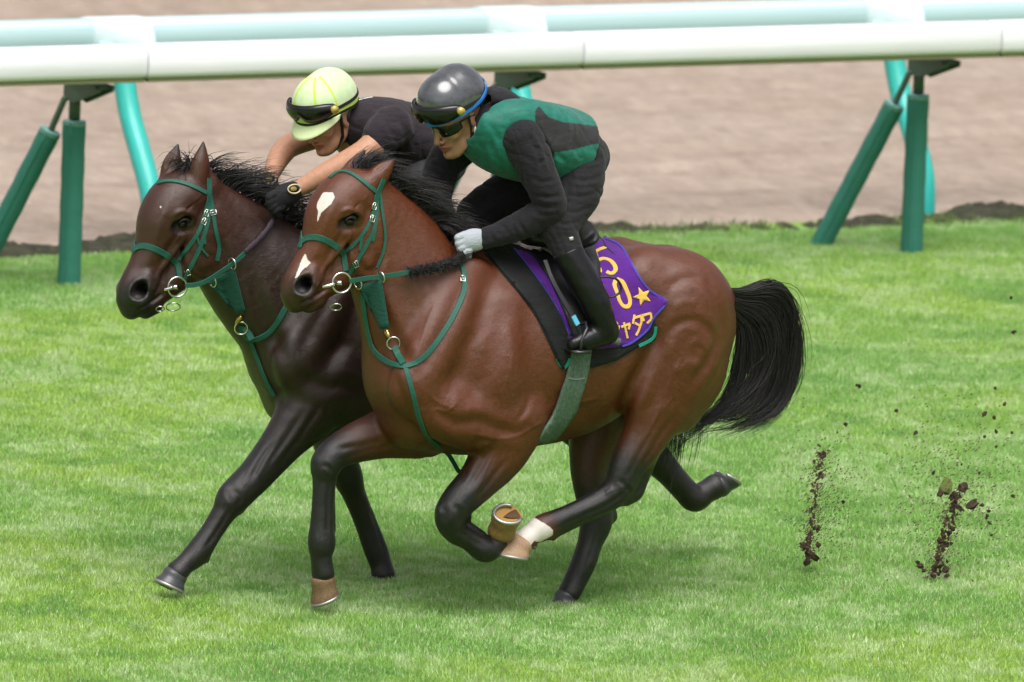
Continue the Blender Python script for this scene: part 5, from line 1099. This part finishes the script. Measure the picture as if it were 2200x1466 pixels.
for sgn in (1, -1):
    R = px([(1140, 300, -.27, 30, 1, 0), (1154, 340, -.285, 44, 1, 0), (1180, 410, -.28, 58, 1, 0)])
    ve.chain([(r[0], sgn*r[1], *r[2:]) for r in R], .012, -1)
    R = px([(1130, 308, -.24, 47, 1, 0), (1150, 352, -.255, 50, 1, 0), (1175, 430, -.26, 50, 1, 0)]); ve.chain([(r[0], sgn*r[1], *r[2:]) for r in R], .012, -1)
ve.chain(px([(1000, 250, 0, 50, 1.2, 0), (1045, 236, 0, 48, 1.3, 0)]), .012, -1)
hem = P(1262, 300, -.1); ha = np.array(P(1212, 314, 0))-np.array(P(1245, 326, 0)); ha /= np.linalg.norm(ha)
ve.post.append(lambda X, Y, Z, d: np.maximum(d, -((X-hem[0])*ha[0]+(Z-hem[2])*ha[2])))
def vfold(X, Y, Z, d):
    w1 = 1.6*np.sin(X*17+Y*14)+1.2*np.sin(Z*23-Y*11+2); a = np.abs(np.sin(X*19+Z*9+Y*6+w1*.8)); b_ = np.abs(np.sin(Z*20-X*11+w1))
    return d+.0020*(1-a)**2+.0014*(1-b_)**2-.0007*a
ve.post.append(vfold)
V, Q, c = ve.mesh(2)
V = carve(V, Q, [([(1052, 290), (1062, 330), (1092, 380)], 6, 7), ([(1047, 262), (1072, 300), (1082, 350)], 6, 6), ([(1005, 325), (1045, 345), (1078, 385)], 6, 6), ([(1025, 300), (1040, 330), (1050, 362)], 5, 5), ([(1180, 214), (1190, 255)], 5, 5), ([(1213, 222), (1222, 262), (1226, 320)], 5, 6), ([(1240, 240), (1247, 300)], 5, 5), ([(1195, 330), (1215, 348)], 5, 6), ([(1236, 318), (1248, 345)], 6, 7), ([(1075, 240), (1110, 228), (1150, 222)], 5, 4), ([(1165, 240), (1172, 300), (1185, 350)], 7, -6)])
o = mk('vest', V, Q, m_vest, R1); q2 = proj(V)
pan = inpoly(q2, [(1158, 228), (1179, 253), (1212, 263), (1240, 266), (1300, 274), (1300, 308), (1269, 312), (1227, 323), (1191, 328), (1170, 400), (1140, 390), (1140, 250)]) & (V[:, 1] < -.02) & (q2[:, 0] > 1150)
setattr_(o, 'panel', pan)
goggles(R1, L1, hr1, ax1, hel1, bh1, .074)
for pts in ([(.09, .10, .066), (.03, .13, .062), (-.05, .12, .055), (-.12, .06, .05), (-.15, 0, .05), (-.12, -.06, .04), (-.05, -.12, .035), (.05, -.12, .03)],):
    band('goggle_strap', bh1, L1, pts, .020, m_rubber, R1)
band('blue_band', bh1, L1, [(.10, .085, .040), (.03, .13, .040), (-.05, .12, .050), (-.12, .06, .07), (-.15, 0, .08)], .016, m_blue, hel1, .003, .004)
band('blue_band', bh1, L1, [(.14, .0, .036), (.14, .04, .035), (.12, .075, .036)], .018, m_blue, hel1, .003, .002)
for a in (-.5, -.15, .25):
    band('vent', bh1, L1, [(.10, .05+a*.06, .09+.02*a), (.125, .05+a*.06, .06)], .006, m_rubber, hel1, .0015, 0)
th = np.linspace(-1.3, 1.3, 31)
sgl = shell('sunglasses', L1, th, lambda t_: .014-.003*abs(t_), lambda t_: -.036+.020*abs(t_/1.3)**2.5+.022*math.exp(-(t_/.13)**2), lambda t_, w: (.020+(.088-.010*w)*math.cos(t_), .076*math.sin(t_)), m_lens, R1, .003)
for s_ in (1, -1):
    mb = MB(); mb.tube([Vector(L1(.045, s_*.073, .008)), Vector(L1(.0, s_*.083, .008)), Vector(L1(-.02, s_*.084, .004))], .0035, 8); mb.build('temple', m_rubber, sgl)
for s_ in (1, -1):
    mb = MB(); mb.tube([Vector(L1(*q)) for q in ((.01, s_*.088, .01), (.008, s_*.080, -.03), (.012, s_*.070, -.07), (.035, s_*.045, -.115), (.05, s_*.02, -.132), (.055, 0, -.136))], .0055, 8, oval=(tuple(ax1[1]), .5)); o = mb.build('chin_strap', m_rubber, R1)
    mb = MB(); mb.ball(Vector(L1(-.006, s_*.083, -.052)), (.011, .007, .017)); mb.build('buckle', m_clear, o)
fist('glove', 0.0, (1034, 514, -.112), (1000, 518, -.112), m_gwhite, R1, 8.2, (4, -14, 0), (-16, 7, -.002), (9, 10, .025), (25, 26), ((-2, -13, -.004), (8, 20, -.012)))
fist('glove', 0.0, (978, 505, .06), (955, 520, .05), m_gwhite, R1, 8.2, (2, -14, 0), (-16, 7, -.002), (9, 10, .025), (22, 22), ((-2, -13, -.004), (8, 20, -.012)))
mb = MB(); mb.box(P(1227, 513, -.312), ((1, 0, .2), (0, 1, 0), (-.2, 0, 1)), (.008, .006, .007)); mb.build('knee_badge', m_clear, R1)

l2n = dict(thigh=[(940, 350, -.10, 54, 1, 0), (905, 392, -.16, 48, 1, 0), (872, 430, -.19, 42, 1, 0), (858, 452, -.21, 38, 1, 0)], shin=[(858, 452, -.21, 37, 1, 0), (885, 510, -.27, 36, 1, 0), (912, 570, -.31, 34, 1, 0), (936, 625, -.335, 30, 1, 0), (948, 655, -.34, 25, 1, 0)], foot=[(955, 668, -.34, 21, .8, 0), (930, 676, -.34, 21, .85, 0), (890, 686, -.34, 15, 1, 0)], cut=.11)
l2f = dict(thigh=[(900, 345, .10, 54, 1, 0), (845, 390, .16, 48, 1, 0), (805, 425, .2, 42, 1, 0), (790, 440, .21, 38, 1, 0)], shin=[(790, 440, .21, 37, 1, 0), (812, 505, .28, 35, 1, 0), (838, 570, .32, 33, 1, 0), (860, 625, .34, 29, 1, 0), (870, 655, .345, 25, 1, 0)], foot=[(878, 668, .345, 21, .8, 0), (852, 676, .345, 21, .85, 0), (815, 686, .345, 15, 1, 0)], cut=.11)
R2, L2, hr2, ax2, hel2, bh2, SH2, BRE2, HV2 = rider('rider with bare forearms, dark tee and a lime helmet cover, hands on the black mane', 0.8, dict(
  base=(900, 520), creases=[([(826, 262), (850, 300)], 5, 6), ([(848, 238), (872, 300), (868, 340)], 6, 7), ([(880, 216), (892, 290)], 6, 6), ([(800, 225), (820, 250)], 5, 5), ([(835, 285), (865, 292)], 5, 6), ([(860, 250), (900, 330)], 6, 6), ([(840, 320), (880, 350)], 6, 6)], leg_creases=[([(860, 400), (900, 390)], 5, 6), ([(880, 430), (920, 410)], 5, 6)],
  pitch=24, yaw=19, head=(703, 248), hk=1.10, hair=0.0, skin=sk2, mshirt=m_tee, mpants=m_grey, mhel=m_lime, hel=.060, tilt=-.02, rim=.020, fold=.0034,
  torso=[(768, 262, 0, 46, 1.3, 0), (815, 276, 0, 68, 1.5, 0), (875, 298, 0, 76, 1.4, 0), (925, 325, 0, 64, 1.32, 0), (950, 345, 0, 52, 1.3, 0)],
  pelvis=[(925, 335, 0, 50, 1.3, 0), (948, 350, 0, 50, 1.35, 0)],
  arms=[dict(rows=[(842, 272, -.18, 42, 1, 0), (815, 300, -.20, 36, 1, 0), (785, 328, -.21, 30, 1, 0), (745, 350, -.19, 27, 1, 0), (692, 378, -.16, 23, 1, 0), (648, 402, -.13, 18, 1, 0), (630, 411, -.12, 16, 1, 0)], sleeve=2, slim=0),
        dict(rows=[(742, 270, .18, 40, 1, 0), (690, 290, .20, 32, 1, 0), (626, 312, .20, 26, 1, 0), (602, 335, .17, 25, 1, 0), (587, 365, .12, 20, 1, 0), (578, 388, .08, 16, 1, 0)], sleeve=2, slim=0)],
  legs=[l2n, l2f], collar=[[(775, 268, 0, 36, 1.3, 0), (762, 282, 0, 33, 1.25, 0)], [(842, 272, -.18, 44, 1, 0), (822, 290, -.20, 41, 1, 0)]]))
goggles(R2, L2, hr2, ax2, hel2, bh2, .078)
ell = [(.09, .10, .066), (.03, .13, .062), (-.05, .12, .055), (-.12, .06, .05), (-.15, 0, .05), (-.12, -.06, .04), (-.05, -.12, .035), (.05, -.12, .03)]
band('goggle_strap', bh2, L2, [(a, b, c) for a, b, c in ell], .014, m_rubber, R2)
band('cover_hem', bh2, L2, [(.14, -.05, .034), (.15, 0, .032), (.14, .05, .034)]+[(a, b, c-.026) for a, b, c in ell[:5]], .026, m_limeb, hel2, .003, .0005)
band('cover_band', bh2, L2, [(.14, -.05, .032), (.15, 0, .030), (.14, .05, .030)]+[(a, b, c-.030) for a, b, c in ell[:5]], .012, m_rubber, hel2, .005, .001)
for a in (-1.0, -.25, .55, 1.3):
    band('seam', bh2, L2, [(.03*math.cos(a), .03*math.sin(a), .2), (.11*math.cos(a), .11*math.sin(a), .14), (.14*math.cos(a), .14*math.sin(a), .075)], .011, m_limeb, hel2, .0012, 0)
shell('peak', L2, np.linspace(-1.35, 1.35, 27), lambda t_: .034, lambda t_: .034-.052*max(0, math.cos(t_))**.8, lambda t_, w: (.004+.118*math.cos(t_)+.052*w*math.cos(t_), .108*math.sin(t_)), m_brim, hel2, .006)
for s_ in (1, -1):
    mb = MB(); mb.tube([Vector(L2(*q)) for q in ((.012, s_*.086, .01), (.012, s_*.078, -.03), (.016, s_*.070, -.075), (.036, s_*.045, -.115), (.05, s_*.02, -.132), (.055, 0, -.136))], .009, 8, oval=(tuple(ax2[1]), .4)); mb.build('chin_strap', m_rubber, R2)
hd = Sdf(.004); hd.chain(hr2([(-.05, .035, -.035, .052, .8, 0), (-.045, .03, -.085, .050, .9, 0)]), .02); hd.chain(hr2([(-.05, -.035, -.035, .052, .8, 0), (-.045, -.03, -.085, .050, .9, 0)]), .02)
V, Q, c = hd.mesh(1); mk('hair', V, Q, m_hair, R2)
for nm, w, kn in (('near', (630, 412, -.13), (598, 428, -.14)), ('far', (577, 391, .08), (572, 414, .06))):
    g = fist('glove', .8, w, kn, m_gblack, R2, 9.5, (-2, -17, 0), (-17, 10, -.004), (7, 14, .025), (26, 28), ((-4, -13, -.004), (6, 17, -.010)))
    c = Vector(P(w[0]+2, w[1]-6, .8+w[2]-.045)); mb = MB(); pts = [c+Vector((math.cos(t_)*.030, -.004*abs(math.sin(t_)), math.sin(t_)*.019)) for t_ in np.linspace(0, 2*math.pi, 20)]
    mb.tube(pts, .0035, 6); mb.build('cuff_trim', m_cream, g); mb = MB(); mb.ball(c+Vector((-.002, .002, 0)), (.016, .005, .010)); mb.build('badge', m_gold2, g)
bs2 = bvh_of(*SH2)
m_print = simple('white_shirt_print', (.62, .62, .64), .8)
for i, (a, b) in enumerate((((758, 194), (775, 201)), ((766, 192), (776, 197)), ((778, 196), (792, 200)), ((786, 195), (800, 201)))):
    strap('back_print', bs2, [a, b], .010, m_print, R2, .0015, .001, .8, smooth=0)

# ------------------------------------------------------------------ grass
def vnoise(x, y, s, seed):
    r = np.random.default_rng(seed).random((256, 256)); x = x*s; y = y*s
    i, j = np.floor(x).astype(int), np.floor(y).astype(int); u, v = x-i, y-j; u = u*u*(3-2*u); v = v*v*(3-2*v)
    g = lambda a, b: r[a % 256, b % 256]
    return (g(i, j)*(1-u)+g(i+1, j)*u)*(1-v)+(g(i, j+1)*(1-u)+g(i+1, j+1)*u)*v
cor = np.array([G(-160, 1560)[:2], G(2360, 1560)[:2], G(2360, 430)[:2], G(-160, 480)[:2]]); wide = np.array([G(-1500, 1800)[:2], G(3700, 1800)[:2], G(3700, 380)[:2], G(-1500, 500)[:2]])
NB = 1600000
a = rng.random((NB*2, 2)); lo, hi = cor.min(0), cor.max(0); q = lo+a*(hi-lo); q = q[inpoly(q, cor) & (q[:, 1] < EDGE-.30+.06*np.sin(q[:, 0]*2.3)+.08*(rng.random(len(q))-.5))][:NB]
a = rng.random((500000, 2)); lo, hi = wide.min(0), wide.max(0); q3 = lo+a*(hi-lo); q3 = q3[inpoly(q3, wide) & ~inpoly(q3, cor) & (q3[:, 1] < EDGE-.30+.06*np.sin(q3[:, 0]*2.3))]; nq = len(q); q = np.vstack([q, q3]); n = len(q)
x, y = q[:, 0], q[:, 1]
tall = vnoise(x, y, 2.2, 1)*.5+vnoise(x, y, 6.5, 2)*.5; big = vnoise(x, y, .55, 3)*.6+vnoise(x, y, 1.5, 4)*.4; mid = vnoise(x, y, 4.0, 6); fine = vnoise(x, y, 17, 5)
h = (.012+.026*tall)*(.5+.8*rng.random(n)); lean = h*(.2+.75*rng.random(n)); az = rng.random(n)*6.283
w = .0026+.0026*rng.random(n); h[nq:] *= 1.5; w[nq:] *= 2.6; lean[nq:] *= 1.5; wa = rng.random(n)*6.283
c_a, c_b = np.cos(az)*lean, np.sin(az)*lean; w_a, w_b = np.cos(wa)*w, np.sin(wa)*w
V = np.empty((n, 3, 3))
V[:, 0] = np.stack([x-w_a, y-w_b, np.full(n, -.003)], 1); V[:, 1] = np.stack([x+w_a, y+w_b, np.full(n, -.003)], 1); V[:, 2] = np.stack([x+c_a, y+c_b, h], 1)
F = np.arange(n*3).reshape(-1, 3)
base = np.array([.305, .535, .140]); yel = np.array([.40, .59, .115]); pale = np.array([.60, .73, .42]); dark = np.array([.21, .42, .115])
t1 = np.clip((big-.42)*3.2, 0, 1)[:, None]; t2 = np.clip((mid*.45+fine*.55-.47)*4.0, 0, 1)[:, None]; t3 = np.clip((.47-(mid*.4+tall*.35+vnoise(x, y, 11, 8)*.25))*4.5, 0, 1)[:, None]
c = base*(1-t1)+yel*t1; c = c*(1-.65*t2)+pale*.65*t2; c = c*(1-.75*t3)+dark*.75*t3
c = c*(.80+.40*rng.random((n, 1))); fl = rng.random(n) < .08; c[fl] = np.array([.55, .62, .38])*(.8+.4*rng.random((fl.sum(), 1)))
st = rng.random(n) < .03; c[st] = np.array([.34, .33, .12])
me = bpy.data.meshes.new('grass'); me.vertices.add(n*3); me.vertices.foreach_set('co', V.ravel())
me.loops.add(len(F)*3); me.loops.foreach_set('vertex_index', F.ravel().astype(np.int32)); me.polygons.add(len(F)); me.polygons.foreach_set('loop_start', np.arange(0, len(F)*3, 3, dtype=np.int32)); me.update()
t = NT('grass_blades'); a = t.attr('blade')
t.set(Base_Color=a.outputs['Color'], Roughness=.42, Specular_IOR_Level=.45)
tr = t.n('BsdfTranslucent'); t.l(a.outputs['Color'], tr.inputs['Color']); mx = t.n('MixShader'); mx.inputs[0].default_value = .40
t.l(t.b.outputs[0], mx.inputs[1]); t.l(tr.outputs[0], mx.inputs[2]); t.l(mx.outputs[0], t.t.nodes['Material Output'].inputs['Surface'])
o = link('grass', me, t.m, None, False); setcol(o, 'blade', np.repeat(np.clip(c, 0, 1), 3, 0)); tag(o, kind='stuff')
# tufts hanging over the dark lip
n2 = 7000; x = rng.uniform(-4, 14, n2); y = EDGE+rng.uniform(-.40, .02, n2); keep = vnoise(x, y*.3, 1.3, 9) > .52; x, y = x[keep], y[keep]; n2 = len(x)
h = rng.uniform(.02, .06, n2); az = rng.random(n2)*6.283; le = h*rng.uniform(.2, .9, n2); w = rng.uniform(.003, .006, n2)
V = np.stack([np.stack([x-w, y, 0*x], 1), np.stack([x+w, y, 0*x], 1), np.stack([x+np.cos(az)*le, y+np.sin(az)*le, h], 1)], 1)
o = mk('edge_tufts', V.reshape(-1, 3), np.arange(n2*3).reshape(-1, 3), simple('dark_edge_grass', (.10, .15, .045), .7, .3, var=.5, vs=6), None, False); tag(o, kind='stuff')

# ------------------------------------------------------------------ clods of earth kicked up behind the horses
t = NT('moist_earth'); t.set(Base_Color=t.ramp(t.noise(70, 4), [(.3, (.05, .032, .023)), (.7, (.14, .09, .065))]), Roughness=.95, Specular_IOR_Level=.2); t.bump(t.noise(120, 4), .8, .01); m_earth = t.m
t = NT('torn_turf'); t.set(Base_Color=t.ramp(t.noise(60, 4), [(.4, (.04, .028, .02)), (.6, (.14, .20, .04))]), Roughness=.95, Specular_IOR_Level=.2); m_div = t.m
import bmesh
def clod_mesh(seed, m):
    b = bmesh.new(); bmesh.ops.create_icosphere(b, subdivisions=2, radius=1); r = random.Random(seed)
    ph = [r.uniform(0, 6) for _ in range(9)]
    for v in b.verts:
        p = v.co.copy(); k = 1+.28*math.sin(3*p.x+ph[0])*math.sin(4*p.y+ph[1])+.22*math.sin(6*p.z+ph[2]+2*p.x)+.12*math.sin(11*p.x+ph[3])*math.sin(9*p.z+ph[4])+r.uniform(-.12, .12); v.co = p*k
    me = bpy.data.meshes.new('clod'); b.to_mesh(me); b.free(); me.materials.append(m); return me
CM = [clod_mesh(i, m_earth) for i in range(5)]
def clod(x, y, lat, r, label, group, me=None, stretch=1.0):
    o = bpy.data.objects.new('clod', me or random.choice(CM)); COL.objects.link(o)
    p = P(x, y, lat); s_ = .8*r/PXM; o.location = (p[0], p[1], max(p[2], s_*.6)); o.scale = (s_*random.uniform(.7, 1.5), s_*random.uniform(.6, 1.1), s_*stretch*random.uniform(.6, 1.2)); o.rotation_euler = (random.uniform(-.6, .6), random.uniform(-.9, .9), random.uniform(0, 6))
    return tag(o, label, 'clod', group)
LA, LB = 'clod of dark earth in the tall right-hand spray kicked up behind the horses', 'clod of dark earth in the thin left-hand spray behind the bay horse tail'
LC = 'loose crumb of dark earth flying apart from the two sprays behind the horses'
gA, gB, gC = 'clods in the right-hand spray', 'clods in the left-hand spray', 'loose crumbs of earth in the air'
rr = random.Random(5)
for i in range(80):
    t_ = i/79; x = 2056-52*t_+rr.gauss(0, 5+3*t_); y = 1062+190*t_; clod(x, y, .12+rr.gauss(0, .03), rr.uniform(2.5, 6.5), LA, gA, None, rr.uniform(1, 1.8))
for x, y, r in ((2068, 1048, 15), (2048, 1066, 13), (2090, 1084, 14), (2062, 1092, 10), (2046, 1096, 9), (2110, 1086, 7), (1978, 1216, 9), (1972, 1208, 6), (1985, 1226, 8), (2032, 1224, 8), (2034, 1238, 8), (2088, 1250, 7), (2120, 1110, 6), (2124, 1098, 5), (2126, 1124, 5), (2020, 1060, 8), (2005, 1016, 6)):
    clod(x, y, .12+rr.gauss(0, .04), r, LA, gA, None, rr.uniform(.8, 1.4))
o = clod(2034, 1046, .12, 17, 'ragged grassy divot torn from the turf at the top of the right-hand spray', None, clod_mesh(11, m_div), 1.0)
for i in range(50):
    t_ = i/49; x = 1762-26*t_+rr.gauss(0, 5); y = 975+205*t_; clod(x, y, .45+rr.gauss(0, .03), rr.uniform(2.2, 5) if t_ < .8 else rr.uniform(4, 8), LB, gB, None, rr.uniform(1, 1.8))
for x, y, r in ((1768, 978, 8), (1764, 1022, 8), (1728, 1172, 10), (1740, 1192, 14), (1752, 1198, 11), (1735, 1206, 10), (1758, 1136, 8), (1750, 1134, 7), (1758, 1172, 7), (1734, 1176, 9), (1812, 1079, 6)):
    clod(x, y, .45+rr.gauss(0, .03), r, LB, gB, None, rr.uniform(.8, 1.3))
for x, y, r in ((1846, 830, 6), (1840, 828, 4), (1817, 912, 5), (1926, 883, 5), (1967, 930, 6), (2115, 890, 7), (2136, 898, 6), (2140, 928, 6), (2174, 930, 5), (2158, 868, 5), (2138, 834, 4), (1760, 958, 4), (1806, 1008, 3), (2066, 998, 4), (2104, 1016, 4), (2176, 1066, 6), (2178, 714, 7), (2172, 640, 4), (2140, 960, 4), (2116, 938, 4), (2054, 966, 3), (2130, 1150, 4)):
    clod(x, y, .3+rr.gauss(0, .2), r, LC, gC)
V = []; F = []
for i in range(3200):
    if i % 5 == 0: t_ = rr.random(); x, y = 2056-52*t_+rr.gauss(0, 13), 1050+205*t_
    elif i % 5 == 1: t_ = rr.random(); x, y = 1764-26*t_+rr.gauss(0, 11), 965+220*t_
    elif i % 3: x, y = rr.gauss(2050, 75), rr.gauss(1060, 95)
    else: x, y = rr.gauss(1775, 40), rr.gauss(1080, 80)
    if x > 2215 or y > 1262: continue
    p = P(x, y, rr.uniform(0, .7)); p[2] = max(.02, p[2]); s_ = rr.uniform(.5, 1.9)/PXM; k = len(V)
    for c_ in ((1, 0, -.5), (-.6, .8, -.5), (-.6, -.8, -.5), (.3, 0, 1.2)): V.append((p[0]+c_[0]*s_*2.0, p[1]+c_[1]*s_, p[2]+c_[2]*s_+c_[0]*s_*.8))
    F += [(k, k+2, k+1), (k, k+1, k+3), (k+1, k+2, k+3), (k+2, k, k+3)]
o = mk('earth_specks', V, F, m_earth, None, False); tag(o, kind='stuff')
